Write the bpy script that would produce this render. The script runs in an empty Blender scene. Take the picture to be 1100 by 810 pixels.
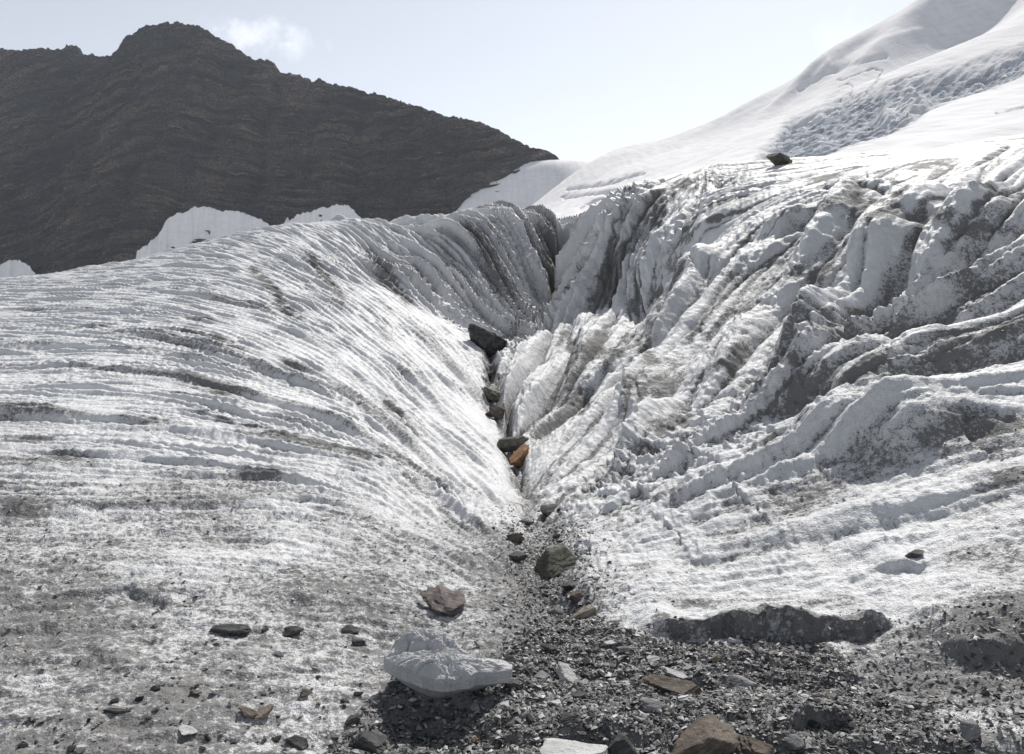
import bpy, bmesh, math, random
import numpy as np
from mathutils import Vector, Matrix, Euler

R = math.radians
C = bpy.context.scene.collection
scene = bpy.context.scene
rng = np.random.default_rng(11)
f32 = np.float32

# ------------------------------------------------------------------ camera
FPX, PU, PV, CAMZ = 860.0, 550.0, 405.0, 1.6
PITCH = math.atan(45.0 / FPX)          # looking slightly down
cp, sp = math.cos(PITCH), math.sin(PITCH)
cam_d = bpy.data.cameras.new('camera')
cam = bpy.data.objects.new('camera', cam_d)
C.objects.link(cam)
cam.location = (0, 0, CAMZ)
cam.rotation_euler = (math.pi / 2 - PITCH, 0, 0)
cam_d.sensor_width = 36.0
cam_d.lens = 36.0 * FPX / 1100.0
cam_d.clip_start = 0.05
cam_d.clip_end = 9000.0
scene.camera = cam

def ray(u, v):
    """direction through a photo pixel, scaled so that y = 1"""
    cx, cy = (u - PU) / FPX, -(v - PV) / FPX
    y = cp + sp * cy
    z = -sp + cp * cy
    return cx / y, 1.0, z / y

def P(u, v, y):
    a, b, c = ray(u, v)
    return (a * y, y, CAMZ + c * y)

# ------------------------------------------------------------------ noise
_GA = (np.arange(1024) * (2 * math.pi / 1024)).astype(f32)
_GC, _GS = np.cos(_GA), np.sin(_GA)
def _h(ix, iy, seed):
    h = ix * np.uint32(374761393) + iy * np.uint32(668265263) + np.uint32((seed * 1442695041) & 0xffffffff)
    h = (h ^ (h >> np.uint32(13))) * np.uint32(1274126177)
    return ((h ^ (h >> np.uint32(16))) & np.uint32(1023)).astype(np.int32)

def gn(x, y, seed=0):
    """2-D gradient noise, about -1..1"""
    x = np.asarray(x, f32); y = np.asarray(y, f32)
    x, y = np.broadcast_arrays(x, y)
    x0 = np.floor(x); y0 = np.floor(y)
    fx = x - x0; fy = y - y0
    ix = x0.astype(np.int32).astype(np.uint32); iy = y0.astype(np.int32).astype(np.uint32)
    ux = fx * fx * fx * (fx * (fx * 6 - 15) + 10)
    uy = fy * fy * fy * (fy * (fy * 6 - 15) + 10)
    one = np.uint32(1)
    def g(dx, dy):
        h = _h(ix + one if dx else ix, iy + one if dy else iy, seed)
        return _GC[h] * (fx - dx) + _GS[h] * (fy - dy)
    n0 = g(0, 0); n1 = g(1, 0)
    top = n0 + ux * (n1 - n0)
    n0 = g(0, 1); n1 = g(1, 1)
    bot = n0 + ux * (n1 - n0)
    return (top + uy * (bot - top)) * f32(1.5)

def fbm(x, y, o=4, seed=0, gain=.5):
    s = 0; a = 1.0; f = 1.0; t = 0
    for k in range(o):
        s = s + a * gn(x * f + 17.3 * k, y * f - 9.1 * k, seed + k); t += a
        a *= gain; f *= 2.03
    return s / t

def sstep(e0, e1, x):
    t = np.clip((x - e0) / (e1 - e0), 0, 1)
    return t * t * (3 - 2 * t)

# ------------------------------------------------------------------ surface through measured points
def YY(y):
    return ((y + 2) + np.sqrt((y + 2) ** 2 + 16)) / 2
def YI(yy):
    return yy - 4 / yy - 2

class Surf:
    """smooth ground surface z(x, y) through control points (thin plate in perspective-scaled ground coordinates)"""
    def __init__(s, pts, lam=2e-4):
        p = np.array(pts, float)
        yy = YY(p[:, 1])
        q = np.stack([p[:, 0] / yy, np.log(yy)], 1)
        w = (p[:, 2] - CAMZ) / yy
        n = len(q)
        A = np.zeros((n + 3, n + 3))
        A[:n, :n] = s.k(((q[:, None] - q[None]) ** 2).sum(-1)) + lam * np.eye(n)
        A[:n, n] = 1; A[:n, n + 1:] = q; A[n, :n] = 1; A[n + 1:, :n] = q.T
        s.c = np.linalg.solve(A, np.concatenate([w, np.zeros(3)]))
        s.q = q
    @staticmethod
    def k(r2):
        return r2 * np.log(r2 + 1e-12) * .5
    def ab(s, a, b):
        a = np.asarray(a, float); b = np.asarray(b, float)
        sh = a.shape; a = a.ravel(); b = b.ravel()
        out = np.empty(a.size)
        n = len(s.q)
        for i in range(0, a.size, 40000):
            aa = a[i:i + 40000].astype(f32); bb = b[i:i + 40000].astype(f32)
            r2 = (aa[:, None] - s.q[None, :, 0].astype(f32)) ** 2 + (bb[:, None] - s.q[None, :, 1].astype(f32)) ** 2
            out[i:i + 40000] = s.k(r2) @ s.c[:n].astype(f32) + s.c[n] + aa * s.c[n + 1] + bb * s.c[n + 2]
        return (CAMZ + out * np.exp(b)).reshape(sh)
    def z(s, x, y):
        yy = YY(np.asarray(y, float))
        return s.ab(x / yy, np.log(yy))
    def hit(s, u, v, y0=1.5, y1=45):
        """first point of the surface along a photo pixel's line of sight"""
        dx, _, dz = ray(u, v)
        ys = np.exp(np.linspace(math.log(y0), math.log(y1), 500))
        g = (CAMZ + dz * ys) - s.z(dx * ys, ys)
        i = np.argmax(g < 0)
        if g[i] >= 0:
            i = int(np.argmin(g))
            y = ys[i]
        else:
            t = g[i - 1] / (g[i - 1] - g[i]) if i else 0
            y = ys[i - 1] + t * (ys[i] - ys[i - 1]) if i else ys[0]
        return np.array([dx * y, y, float(s.z(np.array([dx * y]), np.array([y]))[0])])

COLS = {
    -150: [(810, 2.95), (700, 3.65), (600, 4.65), (500, 6.3), (400, 9.4), (345, 15), (318, 22)],
    0: [(810, 3.0), (750, 3.38), (700, 3.8), (650, 4.25), (600, 4.85), (550, 5.6), (500, 6.6), (450, 8), (400, 10.2), (360, 13.2), (330, 17), (310, 20.5), (301, 23.5)],
    150: [(810, 3.0), (700, 3.85), (600, 5.0), (500, 6.9), (430, 9), (380, 11.5), (340, 14.7), (310, 18), (290, 21.5), (278, 25)],
    300: [(810, 3.05), (700, 3.95), (600, 5.25), (520, 6.9), (450, 9), (400, 11.2), (350, 14.4), (300, 18.7), (265, 22.7), (242, 26.5)],
    400: [(810, 3.07), (700, 4.08), (640, 4.78), (600, 5.45), (550, 6.45), (500, 7.8), (450, 9.7), (400, 12.3), (350, 15.7), (300, 20), (260, 24.3), (236, 28)],
    450: [(700, 4.15), (620, 5.3), (560, 6.7), (500, 8.6), (450, 10.8), (400, 13.5), (350, 17), (310, 20.5), (270, 23.8), (236, 27.3)],
    500: [(810, 3.07), (740, 3.68), (700, 4.1), (640, 5.05), (580, 6.4), (530, 8.1), (480, 10.3), (430, 13.3), (390, 16.1), (360, 18.7), (345, 20.7), (300, 22.3), (260, 23.9), (229, 25.5), (232, 28.5)],
    550: [(300, 23.2), (260, 24.4), (230, 25.6), (233, 28.5)],
    580: [(325, 23.9), (280, 25), (231, 26.4), (233, 29)],
    600: [(810, 3.07), (740, 3.66), (670, 4.5), (610, 5.6)],
    650: [(640, 5.0), (600, 5.85), (560, 6.9), (500, 9.1), (450, 11.4), (400, 14)],
    750: [(810, 3.08), (740, 3.66), (690, 4.22), (645, 4.85), (600, 5.55), (550, 6.4), (500, 7.4), (450, 8.9), (400, 10.8), (350, 13), (310, 14.9), (280, 16.6), (240, 19.2), (205, 22.2), (180, 25.5)],
    850: [(810, 3.07), (740, 3.65), (690, 4.2), (640, 4.8), (600, 5.25), (550, 5.9), (500, 6.7), (450, 7.8), (400, 9.2), (350, 10.9), (300, 12.8), (250, 14.9), (210, 17.2), (185, 19.8), (170, 22.5)],
    950: [(740, 3.62), (690, 4.12), (650, 4.5), (600, 4.95), (550, 5.45), (500, 6.1), (450, 6.95), (400, 7.95), (350, 9.1), (300, 10.4), (250, 11.9), (210, 13.8), (180, 16.6), (162, 20)],
    1050: [(810, 3.0), (740, 3.52), (690, 3.92), (650, 4.22), (600, 4.6), (550, 5.05), (500, 5.6), (450, 6.25), (400, 7), (350, 7.9), (300, 8.9), (250, 10), (200, 11.5), (170, 13.7), (155, 16.7)],
    1120: [(810, 2.95), (740, 3.42), (650, 4.05), (550, 4.8), (450, 5.85), (350, 7.35), (250, 9.3), (200, 10.7), (165, 12.8), (148, 15.5)],
    1300: [(800, 2.85), (600, 4.0), (400, 5.8), (250, 8), (150, 11), (125, 14)],
}
pts = []
for u, col in COLS.items():
    for v, y in col:
        pts.append(P(u, v, y))
for u, v, y in [(582, 560, 7.0), (567, 515, 8.95), (556, 490, 10.2), (536, 440, 13.4), (526, 400, 16.4), (526, 370, 18.7), (560, 345, 21.6), (592, 338, 23.3),
                (560, 400, 16), (562, 366, 18.4), (600, 350, 18.6), (640, 340, 18), (700, 337, 16.8), (600, 400, 15), (700, 400, 12.8), (600, 450, 12.4), (700, 450, 10.2), (600, 500, 9.6), (640, 560, 7.1), (700, 550, 6.8), (700, 600, 5.7),
                (606, 334, 22.6), (640, 334, 20.6), (640, 300, 21.3), (656, 250, 22.3), (690, 206, 23.6), (720, 191, 24.8), (700, 240, 21.8), (700, 300, 19.8), (720, 330, 18.4),
                (640, 234, 30), (665, 228, 32), (600, 233, 28.5), (622, 238, 28.5), (668, 224, 23.4), (640, 244, 23.6), (624, 262, 24.2), (617, 285, 23.6)]:
    pts.append(P(u, v, y))
# behind the crest the ice falls away; behind the camera it stays level
for u, y, z in [(-150, 30, 3), (0, 30, 2.9), (150, 31, 3.6), (300, 33, 4.8), (400, 35, 5.3), (500, 36, 5.2), (600, 37, 5.2), (700, 34, 6.2), (750, 32, 6.6), (850, 29, 6.2), (950, 27, 6), (1050, 24, 5.8), (1120, 22, 5.3), (1300, 20, 4.7),
                (-150, 60, 0), (150, 62, 1), (400, 65, 2), (600, 68, 2), (800, 62, 2.5), (1050, 55, 2.2), (1300, 48, 2), (640, 19.4, 1.78), (700, 18, 1.85)]:
    a, b, c = ray(u, 400)
    pts.append((a * y, y, z))
for x, y, z in [(-6, 0, .12), (-2, 0, 0), (0, 1, 0), (2, 0, 0), (5, 0, .5), (-5, -5, .1), (0, -5, -.05), (5, -5, .4), (-9, 3, .4), (8, 3, 1.6)]:
    pts.append((x, y, z))
G = Surf(pts)

# ------------------------------------------------------------------ glacier grid
def axis(parts):
    out = []
    for k, (a, b, n) in enumerate(parts):
        t = np.linspace(a, b, n, endpoint=(k == len(parts) - 1))
        out.append(t)
    return np.concatenate(out)
NA = axis([(-2.0, -.70, 70), (-.70, .72, 1560), (.72, 2.0, 70)])
lb = lambda y: float(np.log(YY(y)))
NB = axis([(lb(-5), lb(2.3), 60), (lb(2.3), lb(31), 1180), (lb(31), lb(70), 50)])
A, B = np.meshgrid(NA, NB)
NR, NC = A.shape
# coarse evaluation and cubic-ish upsampling would lose nothing, so evaluate the base once on half the nodes
Z0 = G.ab(A, B)
YYg = np.exp(B)
X0 = (A * YYg); Y0 = YI(YYg)
def grads(Z):
    za = np.gradient(Z, NA, axis=1); zb = np.gradient(Z, NB, axis=0)
    # x = a*yy, y = yy - 4/yy - 2
    dyb = YYg + 4 / YYg
    zx = za / YYg
    zy = (zb - zx * A * YYg) / dyb
    return zx, zy
zx, zy = grads(Z0)
nl = np.sqrt(zx ** 2 + zy ** 2 + 1)
N0 = np.stack([-zx / nl, -zy / nl, 1 / nl], -1)
X0 = X0.astype(f32); Y0 = Y0.astype(f32); Zb = Z0.astype(f32)
steep = 1 - N0[..., 2]

def world_line(pix):
    return np.array([G.hit(u, v) for u, v in pix])

# flow of the furrows, read off the photo as lines on the ice
FLOW = [
    [(0, 345), (100, 345), (200, 352), (270, 375), (330, 400)], [(0, 400), (100, 395), (180, 400), (260, 420), (350, 445)],
    [(0, 450), (150, 455), (250, 470), (330, 485), (400, 495)], [(0, 322), (100, 320), (200, 330), (300, 355), (400, 420), (460, 480)],
    [(100, 295), (200, 295), (300, 320), (380, 370), (450, 430), (510, 480)], [(250, 262), (330, 290), (400, 340), (460, 390), (515, 440)],
    [(330, 245), (380, 270), (430, 320), (490, 370)], [(380, 245), (430, 280), (470, 330), (500, 350)], [(430, 240), (470, 270), (500, 320), (530, 345)],
    [(480, 232), (510, 265), (540, 310), (560, 340)], [(520, 230), (545, 260), (570, 300), (585, 330)], [(560, 230), (575, 260), (592, 310)],
    [(0, 550), (150, 550), (300, 540), (400, 560), (470, 600)], [(0, 640), (150, 630), (300, 640), (400, 650)],
    [(350, 460), (430, 510), (500, 570), (540, 620)], [(400, 440), (470, 500), (530, 560)], [(0, 750), (300, 750)],
    [(1090, 520), (1000, 545), (900, 560), (800, 590), (700, 600)], [(1090, 600), (950, 600), (800, 630), (690, 640)],
    [(900, 480), (800, 510), (720, 540), (640, 580)], [(600, 760), (800, 770), (1000, 770)],
    [(676, 216), (652, 248), (626, 288), (604, 326)], [(664, 230), (640, 258), (618, 290), (600, 328)], [(690, 204), (664, 244), (640, 290), (620, 325)],
    [(1100, 168), (1060, 192), (1035, 215)], [(1100, 158), (1050, 178), (1010, 198), (975, 232), (950, 262)], [(900, 190), (860, 203), (820, 222), (770, 250), (735, 285)], [(870, 225), (820, 262), (780, 302), (750, 345)],
    [(1000, 250), (965, 300), (925, 358), (885, 400)], [(1060, 275), (1005, 330), (950, 365)], [(800, 240), (765, 280), (740, 318)], [(900, 330), (860, 372), (810, 415), (760, 455), (700, 505)], [(960, 330), (915, 385), (860, 430)],
    [(1000, 500), (900, 522), (800, 552), (720, 575)], [(1090, 420), (1020, 440), (950, 475), (860, 505)], [(1090, 300), (1040, 340), (985, 375)], [(780, 360), (740, 405), (700, 460), (660, 515)], [(660, 360), (630, 400), (600, 445)], [(620, 360), (595, 400), (570, 440)],
    [(1000, 168), (900, 185), (800, 208), (740, 232)], [(960, 180), (850, 200), (780, 235), (740, 270)],
    [(1100, 156), (1050, 160), (1000, 163), (950, 167), (900, 172), (850, 176), (800, 181), (760, 184)], [(1050, 172), (1000, 176), (950, 180), (900, 184), (850, 190), (800, 198)],
]
RIDGE = [  # (half width m, height m, line)
    (.50, .34, [(1040, 212), (1032, 245), (991, 283), (975, 326)]),
    (.42, .30, [(1037, 204), (996, 215), (977, 247), (955, 283), (931, 340)]),
    (.50, .40, [(975, 187), (953, 206), (917, 215), (909, 245), (876, 283), (841, 332), (805, 348)]),
    (.40, .25, [(874, 223), (838, 247), (816, 261)]),
    (.30, .26, [(1100, 335), (1024, 374), (975, 404), (936, 425), (909, 447), (863, 477)]),
    (.28, .22, [(1007, 355), (964, 376), (931, 401), (890, 425), (833, 442)]),
    (.36, .28, [(915, 338), (890, 379), (879, 409), (849, 439), (814, 453)]),
    (.34, .22, [(1100, 390), (1059, 401), (1018, 420), (977, 439), (953, 461), (890, 472), (841, 483), (800, 496)]),
    (.40, .26, [(668, 338), (646, 341), (633, 368), (614, 404), (597, 434)]),
    (.32, .24, [(687, 360), (657, 398), (625, 420)]),
    (.36, .30, [(747, 357), (715, 398), (690, 447), (674, 488)]),
    (.30, .22, [(750, 420), (709, 455), (679, 494), (641, 526)]),
    (.40, .30, [(702, 195), (675, 222), (653, 252), (631, 285), (608, 321)]),
    (.36, .30, [(718, 197), (699, 211), (669, 268), (664, 307)]),
    (.34, .28, [(713, 241), (702, 263), (691, 285), (677, 328)]),
    (.40, .24, [(797, 220), (740, 272), (729, 296)]),
    (.40, .30, [(794, 283), (751, 288), (726, 321), (715, 348)]),
    (.40, .22, [(850, 300), (800, 345), (770, 395), (740, 440)]),
    (.35, .20, [(1100, 450), (1040, 455), (980, 480), (920, 500)]),
]
GROOVE = [
    (.34, .32, [(953, 253), (923, 294), (890, 315), (868, 345)]),
    (.30, .34, [(717, 346), (695, 368), (690, 412), (676, 439)]),
    (.30, .14, [(664, 283), (658, 321)]),
    (.26, .22, [(735, 303), (722, 320), (712, 340)]),
    (.30, .28, [(1015, 240), (1000, 258), (990, 275)]),
    (.24, .20, [(1045, 345), (991, 360), (950, 372), (912, 395)]),
    (.24, .18, [(1090, 372), (1030, 398), (985, 422), (925, 452)]),
    (.45, .30, [(960, 180), (930, 190), (890, 198), (870, 206)]),
    (.40, .28, [(900, 215), (880, 232), (850, 250), (825, 265)]),
    (.30, .22, [(860, 370), (835, 400), (815, 425)]),
]
for w_, h_, l_ in RIDGE:
    FLOW.append(l_)
for w_, h_, l_ in GROOVE:
    FLOW.append(l_)
fp, fd = [], []
for l in FLOW:
    w = world_line(l)
    for p, q in zip(w[:-1], w[1:]):
        for t in (0, .25, .5, .75, 1):
            m = p + t * (q - p)
            d = (q - p)[:2]
            n = np.hypot(*d)
            if n > 1e-6 and n < 12:
                yy = YY(m[1])
                fp.append((m[0] / yy, math.log(yy))); fd.append(d / n)
fp = np.array(fp, f32); fd = np.array(fd, f32)
c2 = fd[:, 0] ** 2 - fd[:, 1] ** 2; s2 = 2 * fd[:, 0] * fd[:, 1]
SA, SB = A[::10, ::10], B[::10, ::10]
r2 = (SA[..., None] - fp[:, 0]) ** 2 + (SB[..., None] - fp[:, 1]) ** 2
wt = 1 / (r2 + .0012) ** 1.6
cc = (wt * c2).sum(-1) / wt.sum(-1); ss = (wt * s2).sum(-1) / wt.sum(-1)
ang = np.arctan2(ss, cc) / 2
dcx = np.cos(ang).astype(f32); dcy = np.sin(ang).astype(f32)
del r2, wt

# regular-lookup helper: indices of any (x, y) on the uneven grid
ia = np.arange(NC); ib = np.arange(NR)
def dir_at(x, y):
    yy = YY(y)
    i = np.interp(np.log(yy), NB, ib / 10).astype(np.int32).clip(0, dcx.shape[0] - 1)
    j = np.interp(x / yy, NA, ia / 10).astype(np.int32).clip(0, dcx.shape[1] - 1)
    return dcx[i, j], dcy[i, j]

SC = [(1.0, 15, .32, 3), (.42, 17, .20, 2), (.19, 15, .14, 2), (.085, 7, .06, 1), (.62, 14, .26, 3)]     # wavelength, steps each way, step length, grid thinning
def thin_up(F, xa, xb):
    """bring a field from a thinned grid back to every node (linear)"""
    ja = np.interp(np.arange(NC), xa, np.arange(len(xa))); jb = np.interp(np.arange(NR), xb, np.arange(len(xb)))
    j0 = np.minimum(ja.astype(int), len(xa) - 2); i0 = np.minimum(jb.astype(int), len(xb) - 2)
    fj = (ja - j0).astype(f32); fi = (jb - i0).astype(f32)[:, None]
    T = F[:, j0] * (1 - fj) + F[:, j0 + 1] * fj
    return T[i0] * (1 - fi) + T[i0 + 1] * fi
STREAK = []
for k, (lam, ns, st, th) in enumerate(SC):
    xa = np.unique(np.r_[np.arange(0, NC, th), NC - 1]); xb = np.unique(np.r_[np.arange(0, NR, th), NR - 1])
    X1 = X0[np.ix_(xb, xa)]; Y1 = Y0[np.ix_(xb, xa)]
    acc = gn(X1 / lam, Y1 / lam, 40 + k)
    d0x, d0y = dir_at(X1, Y1)
    for sgn in (1, -1):
        x, y = X1.copy(), Y1.copy()
        px, py = d0x * sgn, d0y * sgn
        for i in range(ns):
            x = x + px * f32(st); y = y + py * f32(st)
            w = 1 - (i + 1) / (ns + 1)
            acc = acc + f32(w) * gn(x / lam, y / lam, 40 + k)
            if i < ns - 1 and i % 2 == 0:
                nx, ny = dir_at(x, y)
                flip = np.where(nx * px + ny * py < 0, -1, 1).astype(f32)
                px, py = nx * flip, ny * flip
    acc -= acc.mean()
    acc = (acc / (acc.std() * 2.2)).astype(f32)
    STREAK.append(acc if th == 1 else thin_up(acc, xa, xb).astype(f32))

def near_line(pix, reach, wl=None):
    """distance from every grid node to a line on the ice and the run along it (0..1)"""
    w = world_line(pix) if wl is None else wl
    best = np.full(X0.shape, 1e3, f32); run = np.zeros(X0.shape, f32)
    L = np.r_[0, np.cumsum(np.linalg.norm(np.diff(w, axis=0), axis=1))]
    lo = w.min(0) - reach; hi = w.max(0) + reach
    m = (X0 > lo[0]) & (X0 < hi[0]) & (Y0 > lo[1]) & (Y0 < hi[1])
    pp = np.stack([X0[m], Y0[m], Zb[m]], -1)
    # wander the line a little so that edges are not ruled
    pp = pp + (np.stack([gn(pp[:, 0] * 1.9, pp[:, 1] * 1.9, 5), gn(pp[:, 0] * 1.9, pp[:, 1] * 1.9, 6), 0 * pp[:, 0]], -1) * .10
               + np.stack([gn(pp[:, 0] * 5, pp[:, 1] * 5, 7), gn(pp[:, 0] * 5, pp[:, 1] * 5, 8), 0 * pp[:, 0]], -1) * .035) * min(1, reach)
    bb = np.full(len(pp), 1e3, f32); rr = np.zeros(len(pp), f32)
    for i in range(len(w) - 1):
        d = w[i + 1] - w[i]
        t = np.clip(((pp - w[i]) @ d) / (d @ d + 1e-9), 0, 1)
        dist = np.linalg.norm(pp - (w[i] + t[:, None] * d), axis=1)
        k = dist < bb
        bb[k] = dist[k]; rr[k] = (L[i] + t[k] * (L[i + 1] - L[i])) / L[-1]
    best[m] = bb; run[m] = rr
    return best, run

# where things are, in photo terms, for laying out dirt and relief (evaluated on the ground itself)
def pix_of(x, y, z):
    yc = y * cp - (z - CAMZ) * sp
    zc = y * sp + (z - CAMZ) * cp
    return PU + FPX * x / np.maximum(yc, .05), PV - FPX * zc / np.maximum(yc, .05)
U, V = pix_of(X0, Y0, Zb)

left = sstep(20, -20, X0 - np.interp(Y0, [0, 4, 6, 9, 13, 18, 22, 25, 30], [0, .2, .3, .15, -.2, -.5, .3, 1.6, 2.2]))
near = sstep(9, 4.5, Y0)
gx = np.interp(Y0, [0, 4.2, 5.6, 7, 9, 10.2, 13.4, 16.4, 18.7, 21.6, 23.3, 26, 30], [.2, .22, .33, .26, .18, .07, -.22, -.46, -.52, .25, 1.1, 1.75, 2.1]).astype(f32)
_yt = np.linspace(-5, 80, 1700)
_gt = np.interp(_yt, [0, 4.2, 5.6, 7, 9, 10.2, 13.4, 16.4, 18.7, 21.6, 23.3, 26, 30], [.2, .22, .33, .26, .18, .07, -.22, -.46, -.52, .25, 1.1, 1.75, 2.1])
_gt = np.convolve(np.pad(_gt, 24, 'edge'), np.hanning(49) / np.hanning(49).sum(), 'valid')
gx = np.interp(Y0, _yt, _gt).astype(f32) + .08 * gn(Y0 / 1.3, 0 * Y0, 19) + .03 * gn(Y0 / .4, 0 * Y0, 18)
side = X0 - gx                                   # + right of the gully, - left
lft = sstep(.25, -.25, side); rgt = 1 - lft
slx = np.interp(Y0, [20, 23.1, 24.3, 25.6, 27, 30], [.9, 1.13, 1.38, 1.70, 2.02, 2.6]).astype(f32)
head = sstep(18.5, 21.5, Y0) * sstep(-6.5, -3.0, X0) * sstep(.22, -.05, X0 - slx)

s0, s1, s2_, s3, s4 = STREAK
rid = lambda n: 1 - np.abs(n) * 2               # sharp crested
soft = lambda n: n
H = np.zeros_like(X0)
cups = fbm(X0 / .34, Y0 / .34, 3, 71)
cups2 = fbm(X0 / .12, Y0 / .12, 3, 81)
# left slope: fine parallel scalloped furrows
midl = lft * sstep(4.8, 8.5, Y0) * (1 - head)
tooth = np.abs(s2_) * 2 - .6
H += midl * np.clip(.9 + 1.0 * fbm(X0 / 1.3, Y0 / 1.3, 3, 57), .35, 1.7) * (.028 * s0 + .036 * s1 + .018 * (np.abs(s1) * 2 - .6) + .036 * tooth + .028 * s3 + .012 * cups + .018 * cups2)
# near left: soft swells and pits
H += lft * (1 - sstep(4.8, 8.5, Y0)) * (.030 * s0 + .014 * s1 + .010 * s2_ + .012 * s3 + .020 * cups + .018 * cups2)
# headwall flutes
H += head * (-.16 + .14 * s0 + .17 * (np.abs(s1) * 2 - .6) + .12 * tooth + .055 * s3)
# right slope: deep runnels, softer towards the camera
mr = rgt * (1 - head)
big = sstep(5.2, 8.5, Y0)
var = np.clip(.9 + .6 * fbm(X0 / 1.7, Y0 / 1.7, 3, 55), .25, 1.7)
lump = np.abs(s4) * 1.3 + .35 * np.abs(s2_) - .55
low = sstep(7, 9.5, Y0) * sstep(20.5, 18, Y0) * sstep(2.6, 1.2, side)
fl0 = np.abs(s0) * 2 - .7; fl4 = np.abs(s4) * 2 - .7
H += mr * big * var * (.155 * fl0 + .135 * fl4 + .07 * (np.abs(s1) * 2 - .6) + .034 * tooth + .018 * s3 + .008 * cups + .008 * cups2)
upr = rgt * sstep(19.5, 21.5, Y0) * sstep(5.0, 3.4, X0)
H += upr * (.13 * (np.abs(s1) * 2 - .6) + .10 * tooth + .045 * s3)
H += mr * low * (.10 * fl4 + .06 * (np.abs(s1) * 2 - .6) + .012 * cups + .006 * cups2)
H += mr * (1 - big) * (.045 * fl0 + .014 * s1 + .010 * s2_ + .010 * s3 + .020 * cups + .018 * cups2)
H *= 1 - .75 * rgt * (1 - head) * sstep(1.9, .3, side) * sstep(5.5, 7, Y0) * sstep(13, 10, Y0)
H *= 1 - .6 * lft * sstep(.7, .1, -side) * sstep(5.5, 7, Y0) * sstep(14, 10, Y0)
swell = fbm(X0 / .55, Y0 / .8, 2, 60)
H += rgt * .05 * swell * sstep(5.5, 7, Y0) * sstep(13, 10, Y0) * sstep(2.2, .6, side)
H *= 1 - .5 * rgt * sstep(12, 16.5, Y0) * sstep(3.0, 5.0, X0)
H *= 1 - .75 * rgt * sstep(9.8, 12.3, Y0) * sstep(5.5, 7.2, X0)
plat = rgt * sstep(15, 19, Y0) * sstep(.5, .3, steep) * sstep(3.0, 5.0, X0)
H += plat * (.03 * (np.abs(s1) * 2 - .6) + .03 * cups) - sstep(15, 19, Y0) * mr * plat * .5 * .11 * (np.abs(s1) * 2 - .6)

for w_, h_, l_ in RIDGE:
    d, r = near_line(l_, w_ * 2.6)
    H += 1.45 * h_ * np.exp(-(d / w_) ** 1.6) * sstep(-.05, .45, np.minimum(r, 1 - r))
for w_, h_, l_ in GROOVE:
    d, r = near_line(l_, w_ * 2.6)
    H -= h_ * np.exp(-(d / w_) ** 2) * sstep(-.05, .45, np.minimum(r, 1 - r))

# the dark slit where headwall and right wall meet
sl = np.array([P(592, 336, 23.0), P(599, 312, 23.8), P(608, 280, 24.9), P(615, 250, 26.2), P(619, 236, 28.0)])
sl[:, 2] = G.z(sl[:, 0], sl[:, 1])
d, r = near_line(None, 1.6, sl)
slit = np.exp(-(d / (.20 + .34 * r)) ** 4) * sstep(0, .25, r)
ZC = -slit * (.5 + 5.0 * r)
# foreground ledges: the ice edge stands above the debris
def ledge(pix, hgt, back, face, reach):
    w = world_line(pix)
    ys = np.interp(X0, w[:, 0], w[:, 1])
    wob = .09 * gn(X0 * 2.6, Y0 * .5, 90) + .05 * gn(X0 * 6, Y0 * 2, 91) + .03 * gn(X0 * 17, Y0 * 5, 92)
    hgt = hgt * np.clip(.85 + .9 * gn(X0 * 2.1, Y0 * 1.5, 93), .3, 1.4)
    dd = Y0 - ys - wob
    span = sstep(w[0, 0] - .02, w[0, 0] + .20, X0) * sstep(w[-1, 0] + .02, w[-1, 0] - .16, X0)
    up = sstep(-face, 0, dd) * np.exp(-np.maximum(dd, 0) / back)
    dn = np.exp(-np.maximum(-dd - face * .5, 0) / reach) * (dd < 0) * sstep(0, -face, dd)
    return span * (hgt * up - hgt * .45 * dn), span, dd
LED = []
LIP = 0
for pix, hgt, back, face, reach in [
    ([(680, 676), (740, 678), (790, 682), (850, 684), (910, 682), (962, 676)], .12, .55, .075, .14),
    ([(1004, 708), (1050, 703), (1110, 705), (1250, 700), (1400, 700)], .13, .5, .08, .16),
    ([(40, 700), (95, 704), (130, 712), (190, 716), (240, 712)], .016, .4, .07, .12),
    ([(110, 640), (150, 643), (195, 652), (240, 655), (262, 655)], .016, .4, .07, .14),
    ([(925, 770), (950, 766), (985, 760), (1010, 752)], .07, .25, .03, .1),
    ([(820, 790), (860, 786), (905, 780), (930, 775)], .05, .25, .03, .1),
    ([(300, 715), (330, 716), (368, 712), (400, 706)], .025, .3, .06, .1),
    ([(930, 612), (955, 614), (985, 612), (1000, 606)], .06, .3, .04, .12),
]:
    h_, sp_, dd_ = ledge(pix, hgt, back, face, reach)
    ZC += h_
    t_ = np.clip((dd_ + face) / face, 0, 1)
    LIP = LIP + hgt / .13 * sp_ * (-.055 * t_ ** 2 * np.exp(-np.maximum(dd_, 0) / .06) + .022 * (t_ > 0) * (dd_ < .02) * gn(X0 * 16, dd_ * 30, 95))
    LED.append((sp_, dd_))
# channel the melt has cut along the gully floor
gul = np.exp(-(side / (.16 + .012 * Y0)) ** 2) * sstep(4.4, 5.2, Y0) * sstep(24, 21, Y0)
ZC -= .22 * np.exp(-np.abs(side) / .20) * sstep(8, 10, Y0) * sstep(22, 19, Y0)
ZC -= gul * .12 * sstep(11, 7, Y0) + gul * .05
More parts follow.
